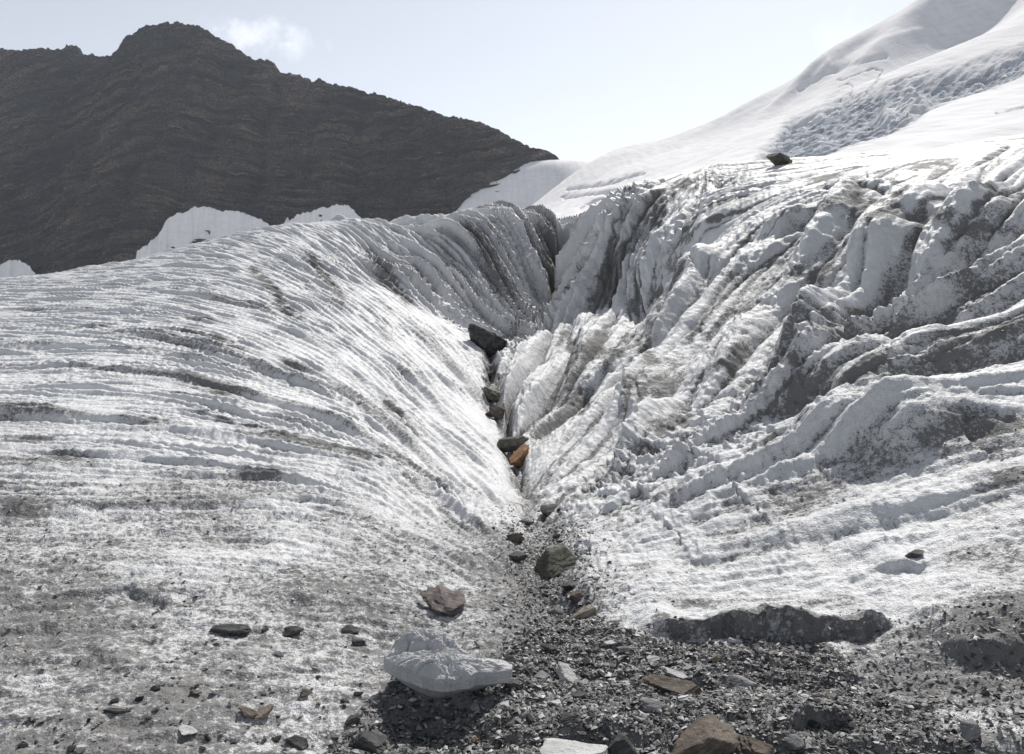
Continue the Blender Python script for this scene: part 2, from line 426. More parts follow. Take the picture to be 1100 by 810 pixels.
# debris flat: lumpy
_dl = np.array([G.hit(u, v) for u, v in [(350, 808), (385, 775), (430, 738), (480, 714), (540, 700), (572, 668), (600, 650), (650, 668), (690, 684), (790, 694), (880, 696), (905, 712), (935, 738), (985, 775), (1060, 806)]])
yb_ = np.interp(X0, _dl[:, 0], _dl[:, 1], left=2.6, right=2.6)
deb = sstep(.10, -.10, Y0 - yb_ + .16 * gn(X0 * 2.6, Y0 * 2.6, 31) + .08 * gn(X0 * 8, Y0 * 8, 32))
grt = sstep(4.3, 3.7, Y0 + .2 * gn(X0 * 2, Y0 * 2, 36)) * sstep(.6, 1.2, X0)
# melted hollow in front of the big boulder, and the ice foot it rests on
ZC -= .13 * np.exp(-((X0 + .33) / .24) ** 4 - ((Y0 - 3.33) / .20) ** 4)
ZC += .13 * np.exp(-((X0 + .32) / .17) ** 4 - ((Y0 - 3.72) / .15) ** 4)
ZC += deb * (.035 * fbm(X0 / .28, Y0 / .28, 3, 33) + .022 * fbm(X0 / .07, Y0 / .07, 3, 34))
ZC += near * .006 * fbm(X0 / .035, Y0 / .035, 2, 35)

GX = X0 + N0[..., 0].astype(f32) * H
GY = Y0 + N0[..., 1].astype(f32) * H + LIP
GZ = Zb + N0[..., 2].astype(f32) * H + ZC

# ---- dirt on the ice: grit blown into furrows and melted out of bands, plus painted shade
zx2, zy2 = grads(Z0 + H * N0[..., 2] + ZC)
hol = H - (np.roll(H, 14, 0) + np.roll(H, -14, 0) + np.roll(H, 14, 1) + np.roll(H, -14, 1)) / 4
hol = np.clip(-hol / .03, -1, 1).astype(f32)                # 1 in hollows
patch = fbm(X0 / 1.1, Y0 / 1.1, 4, 51)
D = .17 + .14 * patch + .05 * fbm(X0 / .3, Y0 / .3, 3, 53)
D += .20 * np.clip(hol, 0, 1) + mr * big * (.16 * sstep(-.1, .5, fbm(X0 / .8, Y0 / .8, 4, 58)) + .85 * sstep(.17, .02, np.abs(s4)) * np.clip(.7 + 1.5 * patch, 0, 1.5) + .22 * sstep(.16, .0, np.abs(s1)) + .75 * sstep(.13, .01, np.abs(s0)) * np.clip(.7 + 1.5 * patch, 0, 1.5))  # hollow term is grit plus painted shade for contrast; the rest is grit
D += lft * (1 - head) * sstep(4, 7, Y0) * sstep(22, 14, Y0) * .42 * sstep(.40, .80, s1 + .5 * patch) * (Y0 > 0)      # thin dark lines of grit along furrows
D += near * (.41 + .40 * patch) * (1 - .62 * rgt) + .05 * fbm(X0 / .25, Y0 / .25, 3, 52)
D += head * (.06 + .34 * sstep(-.1, .5, s0 + .4 * s1) * sstep(-2.5, -.5, X0 - .1 * (26 - Y0)))
brk = np.clip(.85 + 1.5 * fbm(X0 / .30, Y0 / .30, 4, 54, .65), .15, 1.6)
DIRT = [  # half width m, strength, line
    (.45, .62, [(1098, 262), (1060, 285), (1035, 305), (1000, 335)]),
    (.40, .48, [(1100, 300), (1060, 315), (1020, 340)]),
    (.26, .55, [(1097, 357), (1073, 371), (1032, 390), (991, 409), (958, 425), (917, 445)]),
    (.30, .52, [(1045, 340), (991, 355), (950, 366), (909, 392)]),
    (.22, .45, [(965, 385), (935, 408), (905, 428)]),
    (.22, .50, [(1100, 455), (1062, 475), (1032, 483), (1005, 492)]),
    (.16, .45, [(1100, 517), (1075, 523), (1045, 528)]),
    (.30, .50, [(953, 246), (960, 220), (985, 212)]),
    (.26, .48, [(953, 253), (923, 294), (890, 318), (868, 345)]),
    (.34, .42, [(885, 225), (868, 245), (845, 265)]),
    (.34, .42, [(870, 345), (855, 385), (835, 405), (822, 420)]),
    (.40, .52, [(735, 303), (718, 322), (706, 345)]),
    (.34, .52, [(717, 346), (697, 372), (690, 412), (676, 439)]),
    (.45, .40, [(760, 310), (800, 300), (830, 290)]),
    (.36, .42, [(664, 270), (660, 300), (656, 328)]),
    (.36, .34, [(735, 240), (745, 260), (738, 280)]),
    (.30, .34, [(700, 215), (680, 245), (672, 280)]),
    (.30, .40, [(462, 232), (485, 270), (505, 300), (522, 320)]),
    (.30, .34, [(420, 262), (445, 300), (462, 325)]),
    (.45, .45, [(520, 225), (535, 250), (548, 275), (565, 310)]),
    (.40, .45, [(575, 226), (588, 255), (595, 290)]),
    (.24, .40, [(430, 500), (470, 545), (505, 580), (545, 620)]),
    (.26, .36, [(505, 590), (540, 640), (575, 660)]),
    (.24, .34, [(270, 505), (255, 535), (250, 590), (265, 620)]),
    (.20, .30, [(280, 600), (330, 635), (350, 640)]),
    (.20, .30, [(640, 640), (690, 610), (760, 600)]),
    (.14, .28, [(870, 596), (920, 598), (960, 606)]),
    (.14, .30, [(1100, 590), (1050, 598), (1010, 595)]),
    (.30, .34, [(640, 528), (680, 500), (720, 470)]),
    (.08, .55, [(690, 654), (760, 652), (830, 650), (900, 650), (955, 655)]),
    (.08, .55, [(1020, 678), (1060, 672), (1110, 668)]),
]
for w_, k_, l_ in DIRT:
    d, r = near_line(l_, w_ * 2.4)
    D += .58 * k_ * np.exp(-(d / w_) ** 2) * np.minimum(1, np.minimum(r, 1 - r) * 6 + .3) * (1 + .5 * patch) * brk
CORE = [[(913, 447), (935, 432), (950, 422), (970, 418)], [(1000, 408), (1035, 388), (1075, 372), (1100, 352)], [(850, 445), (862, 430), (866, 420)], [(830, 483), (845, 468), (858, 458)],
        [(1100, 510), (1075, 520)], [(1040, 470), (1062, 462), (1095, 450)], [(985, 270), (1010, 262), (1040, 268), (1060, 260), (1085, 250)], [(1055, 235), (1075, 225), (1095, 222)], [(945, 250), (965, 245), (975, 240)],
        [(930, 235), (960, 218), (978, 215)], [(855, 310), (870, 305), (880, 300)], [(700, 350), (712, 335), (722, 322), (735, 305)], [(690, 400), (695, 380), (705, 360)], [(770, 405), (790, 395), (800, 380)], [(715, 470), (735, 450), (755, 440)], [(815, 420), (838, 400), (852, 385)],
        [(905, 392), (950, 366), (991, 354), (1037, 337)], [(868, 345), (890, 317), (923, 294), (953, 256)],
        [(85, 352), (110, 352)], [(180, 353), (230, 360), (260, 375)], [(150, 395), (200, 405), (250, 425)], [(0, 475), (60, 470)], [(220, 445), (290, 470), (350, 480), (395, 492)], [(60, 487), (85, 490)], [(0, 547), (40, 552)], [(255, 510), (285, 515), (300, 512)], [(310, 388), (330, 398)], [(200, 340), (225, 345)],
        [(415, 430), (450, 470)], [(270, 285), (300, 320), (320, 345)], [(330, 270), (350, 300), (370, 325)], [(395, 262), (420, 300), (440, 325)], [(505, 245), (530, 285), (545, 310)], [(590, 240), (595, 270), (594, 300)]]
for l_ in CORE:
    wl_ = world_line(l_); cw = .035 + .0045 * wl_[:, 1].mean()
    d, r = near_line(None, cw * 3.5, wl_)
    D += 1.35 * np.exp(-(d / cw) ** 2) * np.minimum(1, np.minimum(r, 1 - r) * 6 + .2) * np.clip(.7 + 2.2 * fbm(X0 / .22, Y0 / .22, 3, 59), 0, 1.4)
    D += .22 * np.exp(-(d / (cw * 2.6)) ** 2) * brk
D += 1.6 * slit + .55 * np.exp(-(side / (.05 + .007 * Y0)) ** 2) * sstep(8, 9, Y0) * sstep(23, 20, Y0) * brk  # slit term paints its inner shade; the other darkens the gully crease line
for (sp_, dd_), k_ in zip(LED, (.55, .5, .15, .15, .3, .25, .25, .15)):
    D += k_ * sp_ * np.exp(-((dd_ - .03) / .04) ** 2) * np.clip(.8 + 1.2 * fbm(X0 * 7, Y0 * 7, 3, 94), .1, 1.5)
D += np.exp(-(side / (.22 + .012 * Y0)) ** 2) * sstep(11, 6, Y0) * .45
D = np.maximum(D, deb * (.84 + .25 * patch))
D += grt * (.20 + .35 * patch)
D += .28 * sstep(5.6, 3.4, Y0) * (1 + 1.2 * patch) * (1 - rgt * sstep(3.9, 4.5, Y0))
D -= sstep(.55, .9, plat) * .04
D += .75 * (LED[0][0] * np.exp(-((LED[0][1] + .035) / .05) ** 2) + LED[1][0] * np.exp(-((LED[1][1] + .035) / .05) ** 2)) * np.clip(.75 + 1.4 * fbm(X0 * 9, Y0 * 9, 3, 96), .2, 1.4)  # paints shade on the faces under the first two ledge lips
D = np.where(deb > .3, np.clip(D, 0, 1), .90 * (1 - np.exp(-1.75 * np.maximum(D, 0) / .90)))

def grid_mesh(name, X, Y, Z, mat, attrs=None, smooth=True):
    nr, nc = X.shape
    me = bpy.data.meshes.new(name)
    co = np.stack([X, Y, Z], -1).reshape(-1, 3).astype(f32)
    me.vertices.add(nr * nc)
    me.vertices.foreach_set('co', co.ravel())
    i = np.arange((nr - 1) * nc).reshape(nr - 1, nc)[:, :-1]
    q = np.stack([i, i + 1, i + nc + 1, i + nc], -1).reshape(-1, 4).astype(np.int32)
    me.loops.add(q.size); me.loops.foreach_set('vertex_index', q.ravel())
    me.polygons.add(len(q))
    me.polygons.foreach_set('loop_start', np.arange(0, q.size, 4, dtype=np.int32))
    me.polygons.foreach_set('use_smooth', np.full(len(q), smooth))
    for k, a in (attrs or {}).items():
        at = me.attributes.new(k, 'FLOAT', 'POINT')
        at.data.foreach_set('value', a.astype(f32).ravel())
    me.update(calc_edges=True)
    me.materials.append(mat)
    o = bpy.data.objects.new(name, me)
    C.objects.link(o)
    return o

# ------------------------------------------------------------------ materials
class NT:
    def __init__(s, name):
        s.m = bpy.data.materials.new(name); s.m.use_nodes = True
        s.t = s.m.node_tree; s.t.nodes.clear()
        s.out = s.n('ShaderNodeOutputMaterial')
        s.b = s.n('ShaderNodeBsdfPrincipled')
        s.l(s.b.outputs[0], s.out.inputs['Surface'])
    def n(s, typ, **kw):
        x = s.t.nodes.new(typ)
        for k, v in kw.items():
            if k.startswith('i_'):
                x.inputs[k[2:].replace('_', ' ')].default_value = v
            else:
                setattr(x, k, v)
        return x
    def l(s, a, b):
        s.t.links.new(a, b)
    def set(s, sock, v):
        if isinstance(v, (int, float, tuple)):
            sock.default_value = v
        else:
            s.l(v, sock)
    def math(s, op, a, b=0.0, clamp=False):
        x = s.n('ShaderNodeMath', operation=op); x.use_clamp = clamp
        s.set(x.inputs[0], a); s.set(x.inputs[1], b)
        return x.outputs[0]
    def mix(s, f, a, b):
        x = s.n('ShaderNodeMix', data_type='RGBA')
        s.set(x.inputs[0], f); s.set(x.inputs[6], a); s.set(x.inputs[7], b)
        return x.outputs[2]
    def ss(s, v, a, b, lo=0.0, hi=1.0):
        x = s.n('ShaderNodeMapRange', interpolation_type='SMOOTHSTEP')
        s.set(x.inputs[0], v)
        x.inputs[1].default_value = a; x.inputs[2].default_value = b
        x.inputs[3].default_value = lo; x.inputs[4].default_value = hi
        return x.outputs[0]
    def pos(s):
        return s.n('ShaderNodeNewGeometry').outputs['Position']
    def obj(s):
        return s.n('ShaderNodeTexCoord').outputs['Object']
    def scale(s, v, k):
        x = s.n('ShaderNodeMapping'); s.l(v, x.inputs[0]); x.inputs['Scale'].default_value = k
        return x.outputs[0]
    def noise(s, v, sc, det=3.0, rough=.55, dist=0.0):
        x = s.n('ShaderNodeTexNoise'); s.l(v, x.inputs['Vector'])
        x.inputs['Scale'].default_value = sc; x.inputs['Detail'].default_value = det
        x.inputs['Roughness'].default_value = rough; x.inputs['Distortion'].default_value = dist
        return x.outputs[0]
    def vor(s, v, sc, out='Distance', feature='F1'):
        x = s.n('ShaderNodeTexVoronoi', feature=feature); s.l(v, x.inputs['Vector']); x.inputs['Scale'].default_value = sc
        return x.outputs[out]
    def attr(s, k):
        return s.n('ShaderNodeAttribute', attribute_name=k).outputs['Fac']
    def bump(s, h, dist, strength=1.0, nrm=None):
        x = s.n('ShaderNodeBump'); s.l(h, x.inputs['Height']); x.inputs['Distance'].default_value = dist
        x.inputs['Strength'].default_value = strength
        if nrm is not None:
            s.l(nrm, x.inputs['Normal'])
        return x.outputs[0]

def rgb(r, g, b):
    return (r, g, b, 1.0)

def ice_material():
    t = NT('glacier_ice')
    p = t.pos()
    dirt_shade = t.attr('dirt_shade')
    deb_ = t.attr('debris')
    fine = t.noise(p, 55, 3, .65)
    mid = t.noise(p, 11, 4, .65)
    grit = t.noise(p, 170, 2, .6)
    # dark speckle for grit and painted shade: denser where the attribute is high
    sp1 = t.math('ADD', t.math('MULTIPLY', fine, .55), t.math('MULTIPLY', mid, .45))
    coarse = t.noise(p, 26, 4, .75)
    thr = t.math('SUBTRACT', 0.80, t.math('MULTIPLY', dirt_shade, .50))
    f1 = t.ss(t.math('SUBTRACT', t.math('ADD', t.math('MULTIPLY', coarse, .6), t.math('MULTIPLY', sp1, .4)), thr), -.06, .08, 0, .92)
    thr2 = t.math('SUBTRACT', .74, t.math('MULTIPLY', dirt_shade, .34))
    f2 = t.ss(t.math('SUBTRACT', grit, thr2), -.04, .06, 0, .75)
    film = t.math('MULTIPLY', dirt_shade, t.ss(mid, .3, .75, .12, .56))
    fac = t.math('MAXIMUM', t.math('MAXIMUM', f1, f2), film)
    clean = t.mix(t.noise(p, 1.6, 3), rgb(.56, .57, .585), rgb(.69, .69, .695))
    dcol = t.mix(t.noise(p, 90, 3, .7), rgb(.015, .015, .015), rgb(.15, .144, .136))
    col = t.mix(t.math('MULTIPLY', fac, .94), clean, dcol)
    t.l(col, t.b.inputs['Base Color'])
    t.l(t.ss(fac, 0, 1, .5, .75), t.b.inputs['Roughness'])
    t.b.inputs['Specular IOR Level'].default_value = .12
    cry = t.vor(p, 75)
    cry2 = t.noise(p, 38, 3, .7)
    h = t.math('ADD', t.math('MULTIPLY', cry, .35), t.math('MULTIPLY', cry2, .65))
    n1 = t.bump(h, .012, .6)
    n2 = t.bump(t.noise(p, 9, 5, .65), .06, .6, n1)
    t.l(n2, t.b.inputs['Normal'])
    return t.m

ICE = ice_material()
glacier = grid_mesh('glacier', GX, GY, GZ, ICE, {'dirt_shade': D, 'debris': deb})
glacier['kind'] = 'structure'
glacier['label'] = 'dirty furrowed glacier ice with a gully running up to a headwall'

# ------------------------------------------------------------------ far ground: snow slope and mountain
SNOWP = []
for u, v, y in [(600, 172, 680), (650, 165, 620), (700, 152, 570), (745, 137, 535), (790, 119, 500), (860, 82, 455), (890, 64, 446), (950, 35, 425), (1000, 8, 410), (1050, -18, 400), (1200, -90, 385), (1400, -150, 360),
                (1080, 0, 386), (1040, 16, 393), (1000, 27, 402), (975, 31, 409), (945, 41, 419), (905, 64, 441), (870, 87, 447), (830, 108, 470), (780, 130, 498), (604, 195, 590), (606, 217, 490), (650, 190, 480), (650, 215, 360), (700, 175, 440), (700, 198, 300), (790, 150, 350), (790, 175, 220), (860, 120, 330), (860, 160, 190), (950, 80, 330), (950, 120, 240), (950, 160, 150),
                (1000, 60, 320), (1050, 40, 320), (1050, 100, 210), (1050, 150, 130), (1200, 0, 280), (1200, 130, 120), (1400, 100, 110), (1400, 0, 220),
                (590, 177, 668), (570, 185, 664), (550, 195, 660), (520, 210, 654), (500, 221, 645), (550, 222, 642), (578, 222, 642), (515, 226, 640), (530, 240, 620), (487, 240, 640), (470, 275, 640), (300, 300, 600), (0, 340, 560), (-300, 345, 560), (300, 310, 300), (0, 340, 300), (-300, 345, 300)]:
    SNOWP.append(P(u, v, y))
for u, y, z in [(600, 800, 120), (800, 700, 100), (1000, 640, 110), (1300, 600, 110), (300, 800, 40), (0, 800, 20), (-400, 800, 20), (600, 90, 4), (800, 80, 6), (1000, 75, 8), (1300, 70, 10), (300, 90, 2), (0, 90, 0), (-300, 90, 0), (600, 55, -1), (0, 55, -3), (1200, 45, -1)]:
    a, b, c = ray(u, 400)
    SNOWP.append((a * y, y, z))
S = Surf(SNOWP, 1e-5)
SNA = axis([(-1.9, -.15, 60), (-.15, .72, 760), (.72, 1.9, 60)])
SNB = axis([(lb(50), lb(110), 40), (lb(110), lb(700), 620), (lb(700), lb(1000), 40)])
SA_, SB_ = np.meshgrid(SNA, SNB)
SZ = S.ab(SA_, SB_); SYY = np.exp(SB_)
SX, SY = SA_ * SYY, YI(SYY)
su, sv = pix_of(SX, SY, SZ)

def in_poly(u, v, poly, soft_=6.0):
    """soft inside mask of a polygon"""
    ins = np.zeros(u.shape, bool); dist = np.full(u.shape, 1e9)
    n = len(poly)
    for i in range(n):
        x1, y1 = poly[i]; x2, y2 = poly[(i + 1) % n]
        c = ((y1 > v) != (y2 > v)) & (u < (x2 - x1) * (v - y1) / (y2 - y1 + 1e-9) + x1)
        ins ^= c
        t = np.clip(((u - x1) * (x2 - x1) + (v - y1) * (y2 - y1)) / ((x2 - x1) ** 2 + (y2 - y1) ** 2 + 1e-9), 0, 1)
        dist = np.minimum(dist, np.hypot(u - x1 - t * (x2 - x1), v - y1 - t * (y2 - y1)))
    return sstep(-soft_, soft_, np.where(ins, dist, -dist))
wu = su + 7 * fbm(SX / 9, SY / 9, 3, 61); wv = sv + 5 * fbm(SX / 9, SY / 9, 3, 62)
fall = in_poly(wu, wv, [(815, 170), (835, 150), (850, 128), (880, 118), (905, 104), (945, 92), (985, 82), (1030, 72), (1065, 62), (1110, 45), (1110, 72), (1070, 88), (1030, 98), (1000, 112), (985, 122), (955, 140), (905, 152), (870, 170)], 8)
hum = in_poly(wu, wv, [(942, 122), (955, 108), (985, 100), (1005, 103), (985, 118), (955, 128)], 4)
SH = 1.0 * fbm(SX / 40, SY / 40, 3, 63) + .12 * gn(SX / 3.2, SY / 14, 64)
_a = np.array(P(860, 140, 215))[:2]; _b = np.array(P(1090, 65, 270))[:2]
_d = (_b - _a) / np.linalg.norm(_b - _a)
alg = (SX - _a[0]) * _d[0] + (SY - _a[1]) * _d[1]; acr = -(SX - _a[0]) * _d[1] + (SY - _a[1]) * _d[0]
crv = np.abs(fbm(acr / 4.5 + .8 * gn(alg / 18, acr / 12, 69), alg / 26, 4, 65, .6))
SH += fall * (-4.2 + 5.0 * np.minimum(crv, .55) + 1.1 * fbm(acr / 3, alg / 9, 3, 66)) + hum * 3.5
# scooped band under the ridge crest and a few open cracks
scoop = in_poly(su, sv, [(1085, -5), (1040, 14), (1000, 26), (975, 30), (945, 40), (905, 62), (893, 66), (889, 57), (950, 30), (1000, 2), (1040, -20)], 4)
SH -= scoop * 1.2
scoop2 = in_poly(su, sv, [(885, 66), (870, 84), (830, 106), (780, 128), (720, 150), (650, 167), (650, 164), (790, 112), (860, 74)], 3)
SH -= scoop2 * .8
for ln, w_, dep in [([(900, 114), (908, 104), (916, 98), (912, 90), (900, 95)], .55, 2), ([(932, 96), (942, 85), (948, 76), (938, 74), (900, 86)], .5, 1.8), ([(952, 88), (970, 82), (1000, 74)], .5, 1.2),
                    ([(610, 203), (650, 198), (690, 186)], 1.6, 3.0), ([(605, 212), (660, 205), (700, 200)], 1.5, 3.0), ([(625, 222), (655, 208), (668, 214), (690, 218)], 1.5, 3.5),
                    ([(860, 95), (885, 80), (920, 66), (950, 60)], 2.0, 2.0), ([(1000, 88), (1050, 76), (1100, 62)], 1.2, 2.5), ([(1010, 108), (1040, 97), (1070, 90)], 1.5, 2.5), ([(1070, 120), (1090, 116), (1110, 112)], 1.0, 1.5), ([(835, 150), (850, 130), (880, 120), (905, 105)], 1.6, 3)]:
    dd = np.full(su.shape, 1e9)
    for (x1, y1), (x2, y2) in zip(ln[:-1], ln[1:]):
        uu = su + 5 * fbm(SX / 9, SY / 9, 4, 67); vv = sv + 3 * fbm(SX / 9, SY / 9, 4, 68)
        t = np.clip(((uu - x1) * (x2 - x1) + (vv - y1) * (y2 - y1)) / ((x2 - x1) ** 2 + (y2 - y1) ** 2), 0, 1)
        dd = np.minimum(dd, np.hypot(uu - x1 - t * (x2 - x1), vv - y1 - t * (y2 - y1)))
    SH -= dep * np.exp(-(dd / w_) ** 2)

def snow_material(name='old_snow', dusty=.25):
    t = NT(name)
    p = t.pos()
    runs = t.noise(t.scale(p, (.35, .03, .03)), 1.0, 4, .6)
    blue = t.attr('blue')
    c = t.mix(t.ss(runs, .35, .75), rgb(.79, .78, .785), rgb(.70, .69, .695))
    c = t.mix(t.math('MULTIPLY', t.ss(t.noise(t.scale(p, (.12, .03, .5)), 1.0, 5, .65), .45, .7), dusty), c, rgb(.50, .48, .475))
    ib_ = t.mix(t.ss(t.noise(t.scale(p, (.1, .1, .6)), 2.0, 5, .65), .35, .65), rgb(.50, .54, .60), rgb(.22, .23, .25))
    c = t.mix(t.math('MULTIPLY', blue, .85), c, ib_)
    t.l(c, t.b.inputs['Base Color'])
    t.b.inputs['Roughness'].default_value = 1.0
    t.b.inputs['Specular IOR Level'].default_value = .02
    n = t.bump(t.noise(t.scale(p, (1.2, .25, .25)), 1.0, 4, .6), .5, .5)
    t.l(n, t.b.inputs['Normal'])
    return t.m
SNOW = snow_material()
snow = grid_mesh('snow_hill', SX, SY, SZ + SH, SNOW, {'blue': np.clip(fall - hum * .5, 0, 1)})
snow['kind'] = 'structure'

SKY = [(-420, 120), (-300, 100), (-150, 72), (-60, 60), (0, 54), (25, 54), (45, 52), (60, 55), (75, 50), (82, 48), (90, 58), (100, 60), (113, 62), (122, 60), (130, 50), (135, 42), (145, 36), (157, 29), (175, 26), (187, 24), (205, 27), (220, 31), (232, 40), (250, 48), (262, 58), (275, 66), (283, 63), (295, 68), (301, 77), (310, 80), (325, 82), (335, 88), (343, 84), (352, 90), (375, 94), (400, 101), (415, 104), (430, 110), (450, 115), (470, 122), (480, 126), (500, 128), (520, 133), (535, 140), (548, 147), (560, 154), (575, 159), (590, 163), (598, 168), (606, 178), (625, 205), (660, 240)]
sk = np.array(SKY, float)
NU, NW = 1150, 520
mu = np.linspace(-420, 660, NU)
mv = np.interp(mu, sk[:, 0], sk[:, 1]) + (2.6 * fbm(mu / 11, 0 * mu, 4, 101, .65) + 2.0 * np.round(1.6 * gn(mu / 7, 0 * mu, 102)) * .7).astype(float) * sstep(606, 560, mu)
Yc = np.interp(mu, [-420, 0, 200, 400, 560, 600, 660], [930, 890, 850, 760, 692, 684, 676])
crest = np.array([P(u, v, y) for u, v, y in zip(mu, mv, Yc)])
zb = 20.0
w = np.linspace(0, 1, NW)[:, None]
TA = math.tan(R(56))
mz = zb + (crest[None, :, 2] - zb) * w
run_ = (crest[None, :, 2] - mz) / TA
mx = np.repeat(crest[None, :, 0], NW, 0)
my = crest[None, :, 1] - run_
# folded strata coordinate: steep dip at the left, level in the middle, gently rising right
xx = mx
_fx = np.linspace(-900, 300, 1201)
_fz = np.convolve(np.pad(np.interp(_fx, [-800, -430, -330, -240, -120, 0, 60], [-190, -40, 12, -6, -20, -8, 14]), 45, 'edge'), np.hanning(91) / np.hanning(91).sum(), 'valid')
fold = np.interp(xx, _fx, _fz)
q = mz - fold + 6 * fbm(mx / 60, mz / 60, 3, 111)
bk = gn(mx / 9, q / 4, 115)
fine_ = 4.0 * (((q / 8.3 + .25 * gn(mx / 40, mz / 40, 116)) % 1)) + 1.5 * (((q / 3.4 + .3) % 1)) + 1.3 * np.sign(bk) * np.minimum(1, np.abs(bk) * 3)
gul_ = 4 * fbm(mx / 70, mz / 260, 4, 112) + 2.0 * (1 - np.abs(fbm(mx / 26, mz / 80, 4, 113)) * 2) + 5.2 * fbm(mx / 9, mz / 6, 5, 114, .7)
for gxp, gw, gd in [(-560, 7, 9), (-470, 5, 7), (-395, 8, 11), (-338, 5, 8), (-290, 9, 12), (-232, 6, 9), (-182, 5, 7), (-140, 7, 9), (-88, 5, 6), (-48, 4, 5), (-640, 8, 9)]:
    gc = gxp + 16 * gn(mz / 55, 0 * mz + gxp, 117) + (mz - 150) * .10
    gul_ = gul_ - gd * np.exp(-((mx - gc) / (gw * (.6 + .8 * (mz - zb) / 200))) ** 2) * sstep(1.0, .85, w)
gul_ = gul_ + 5 * fbm(mx / 45, mz / 170, 3, 118)
edge = np.minimum(1, (1 - w) * 9 + .35)
disp = (gul_ * edge + fine_ * np.minimum(1, edge + .3))
toe = sstep(45, -60, xx)
my = my - disp * (.25 + .75 * toe)
mz = mz + .10 * disp * edge
# rear side so that the mountain is a body
wb = np.linspace(0, 1, 20)[1:, None]
bx = np.repeat(crest[None, :, 0], 19, 0); by = my[-1][None] + 260 * wb + 4 * (wb > 0); bz = mz[-1][None] - (mz[-1][None] - zb) * wb
mX = np.concatenate([mx, bx]); mY = np.concatenate([my, by]); mZ = np.concatenate([mz, bz])
Q = np.concatenate([q, np.repeat(q[-1:], 19, 0)])

def rock_wall_material():
    t = NT('banded_rock')
    p = t.pos()
    q_ = t.attr('strata')
    cmb = t.n('ShaderNodeCombineXYZ')
    sx = t.n('ShaderNodeSeparateXYZ'); t.l(p, sx.inputs[0])
    t.l(t.math('MULTIPLY', sx.outputs[0], .012), cmb.inputs[0]); t.l(t.math('MULTIPLY', q_, .11), cmb.inputs[2])
    band = t.noise(cmb.outputs[0], 1.0, 5, .65)
    cmb2 = t.n('ShaderNodeCombineXYZ')
    t.l(t.math('MULTIPLY', sx.outputs[0], .03), cmb2.inputs[0]); t.l(t.math('MULTIPLY', q_, .30), cmb2.inputs[2])
    band2 = t.noise(cmb2.outputs[0], 1.0, 3, .6)
    c = t.mix(t.ss(band, .40, .62), rgb(.046, .041, .040), rgb(.32, .255, .21))
    c = t.mix(t.ss(band2, .57, .64), c, rgb(.44, .345, .27))
    c = t.mix(t.ss(band2, .42, .32), c, rgb(.04, .038, .038))
    c = t.mix(t.ss(t.noise(p, .035, 4, .6), .45, .7), c, rgb(.13, .13, .145))
    c = t.mix(t.ss(t.noise(p, .012, 3, .6), .40, .62, 0, .55), c, rgb(.060, .060, .070))
    crk = t.vor(t.scale(p, (.22, .22, .5)), 1.0, 'Distance', 'DISTANCE_TO_EDGE')
    c = t.mix(t.ss(crk, .0, .10, .75, 0), c, rgb(.018, .017, .018))
    c = t.mix(t.ss(t.noise(p, .5, 4, .7), .40, .62, .55, 0), c, rgb(.03, .029, .03))
    t.l(c, t.b.inputs['Base Color'])
    t.b.inputs['Roughness'].default_value = .9
    t.b.inputs['Specular IOR Level'].default_value = .1
    n = t.bump(t.noise(p, .35, 5, .7), 4.0, 1.0)
    n = t.bump(band2, 3.0, .8, n)
    t.l(n, t.b.inputs['Normal'])
    return t.m
mountain = grid_mesh('mountain', mX, mY, mZ, rock_wall_material(), {'strata': Q}, smooth=False)
mountain['kind'] = 'structure'

# snow lying in the mountain's foot: tongues of old snow with their own thickness
def face_y(u, v):
    """depth of the undisplaced mountain face at a photo pixel"""
    y = 700.0
    for _ in range(40):
        p = P(u, v, y)
        i = np.interp(p[0], crest[:, 0], np.arange(NU)); 
        cz = np.interp(i, np.arange(NU), crest[:, 2]); cy = np.interp(i, np.arange(NU), crest[:, 1])
        y = .5 * y + .5 * (cy - (cz - p[2]) / TA)
    return y
def snow_tongue(top, bottom, label, fwd):
    n = 240; m = 110
    tu = np.array(top, float); bu = np.array(bottom, float)
    s = np.linspace(0, 1, n)
    tp, bp = [], []
    for k in s:
        u = np.interp(k, np.linspace(0, 1, len(tu)), tu[:, 0]); v = np.interp(k, np.linspace(0, 1, len(tu)), tu[:, 1])
        y = face_y(u, v) - 9
        tp.append(P(u, v + 2.2 * float(gn(np.array([k * 11 + top[0][0]]), np.array([.3]), 5)[0]) + 1.2 * float(gn(np.array([k * 34]), np.array([.7]), 6)[0]) + 1.0 * float(gn(np.array([k * 90]), np.array([.2]), 8)[0]), y - 6.5))
        u = np.interp(k, np.linspace(0, 1, len(bu)), bu[:, 0]); v = np.interp(k, np.linspace(0, 1, len(bu)), bu[:, 1])
        bp.append(P(u, v, y - fwd * max(.12, math.sin(math.pi * k) ** .5)))
    tp = np.array(tp); bp = np.array(bp)
    tt = np.linspace(-.12, 1.6, m)[:, None, None]
    g = tp[None] + (bp - tp)[None] * tt
    x, y, z = g[..., 0], g[..., 1], g[..., 2]
    z = z + 1.6 * fbm(x / 18, y / 18, 4, 121) - 2.5 * np.abs(fbm(x / 34 + 3, y / 9, 3, 122)) - np.maximum(-tt[..., 0], 0) * 60
    o = grid_mesh('snow_patch', x, y, z, SNOW, {'blue': np.zeros(x.shape)})
    o['kind'] = 'structure'; o['label'] = label
    return o
snow_tongue([(147, 268), (156, 262), (164, 257), (172, 247), (180, 235), (190, 229), (208, 223), (235, 225), (262, 227), (276, 233), (290, 241), (302, 245)], [(146, 276), (154, 284), (162, 290), (172, 293), (182, 293), (194, 292), (210, 288), (235, 284), (262, 276), (276, 270), (290, 262), (304, 250)], 'large shaded snow patch at the foot of the dark rock mountain', 26)
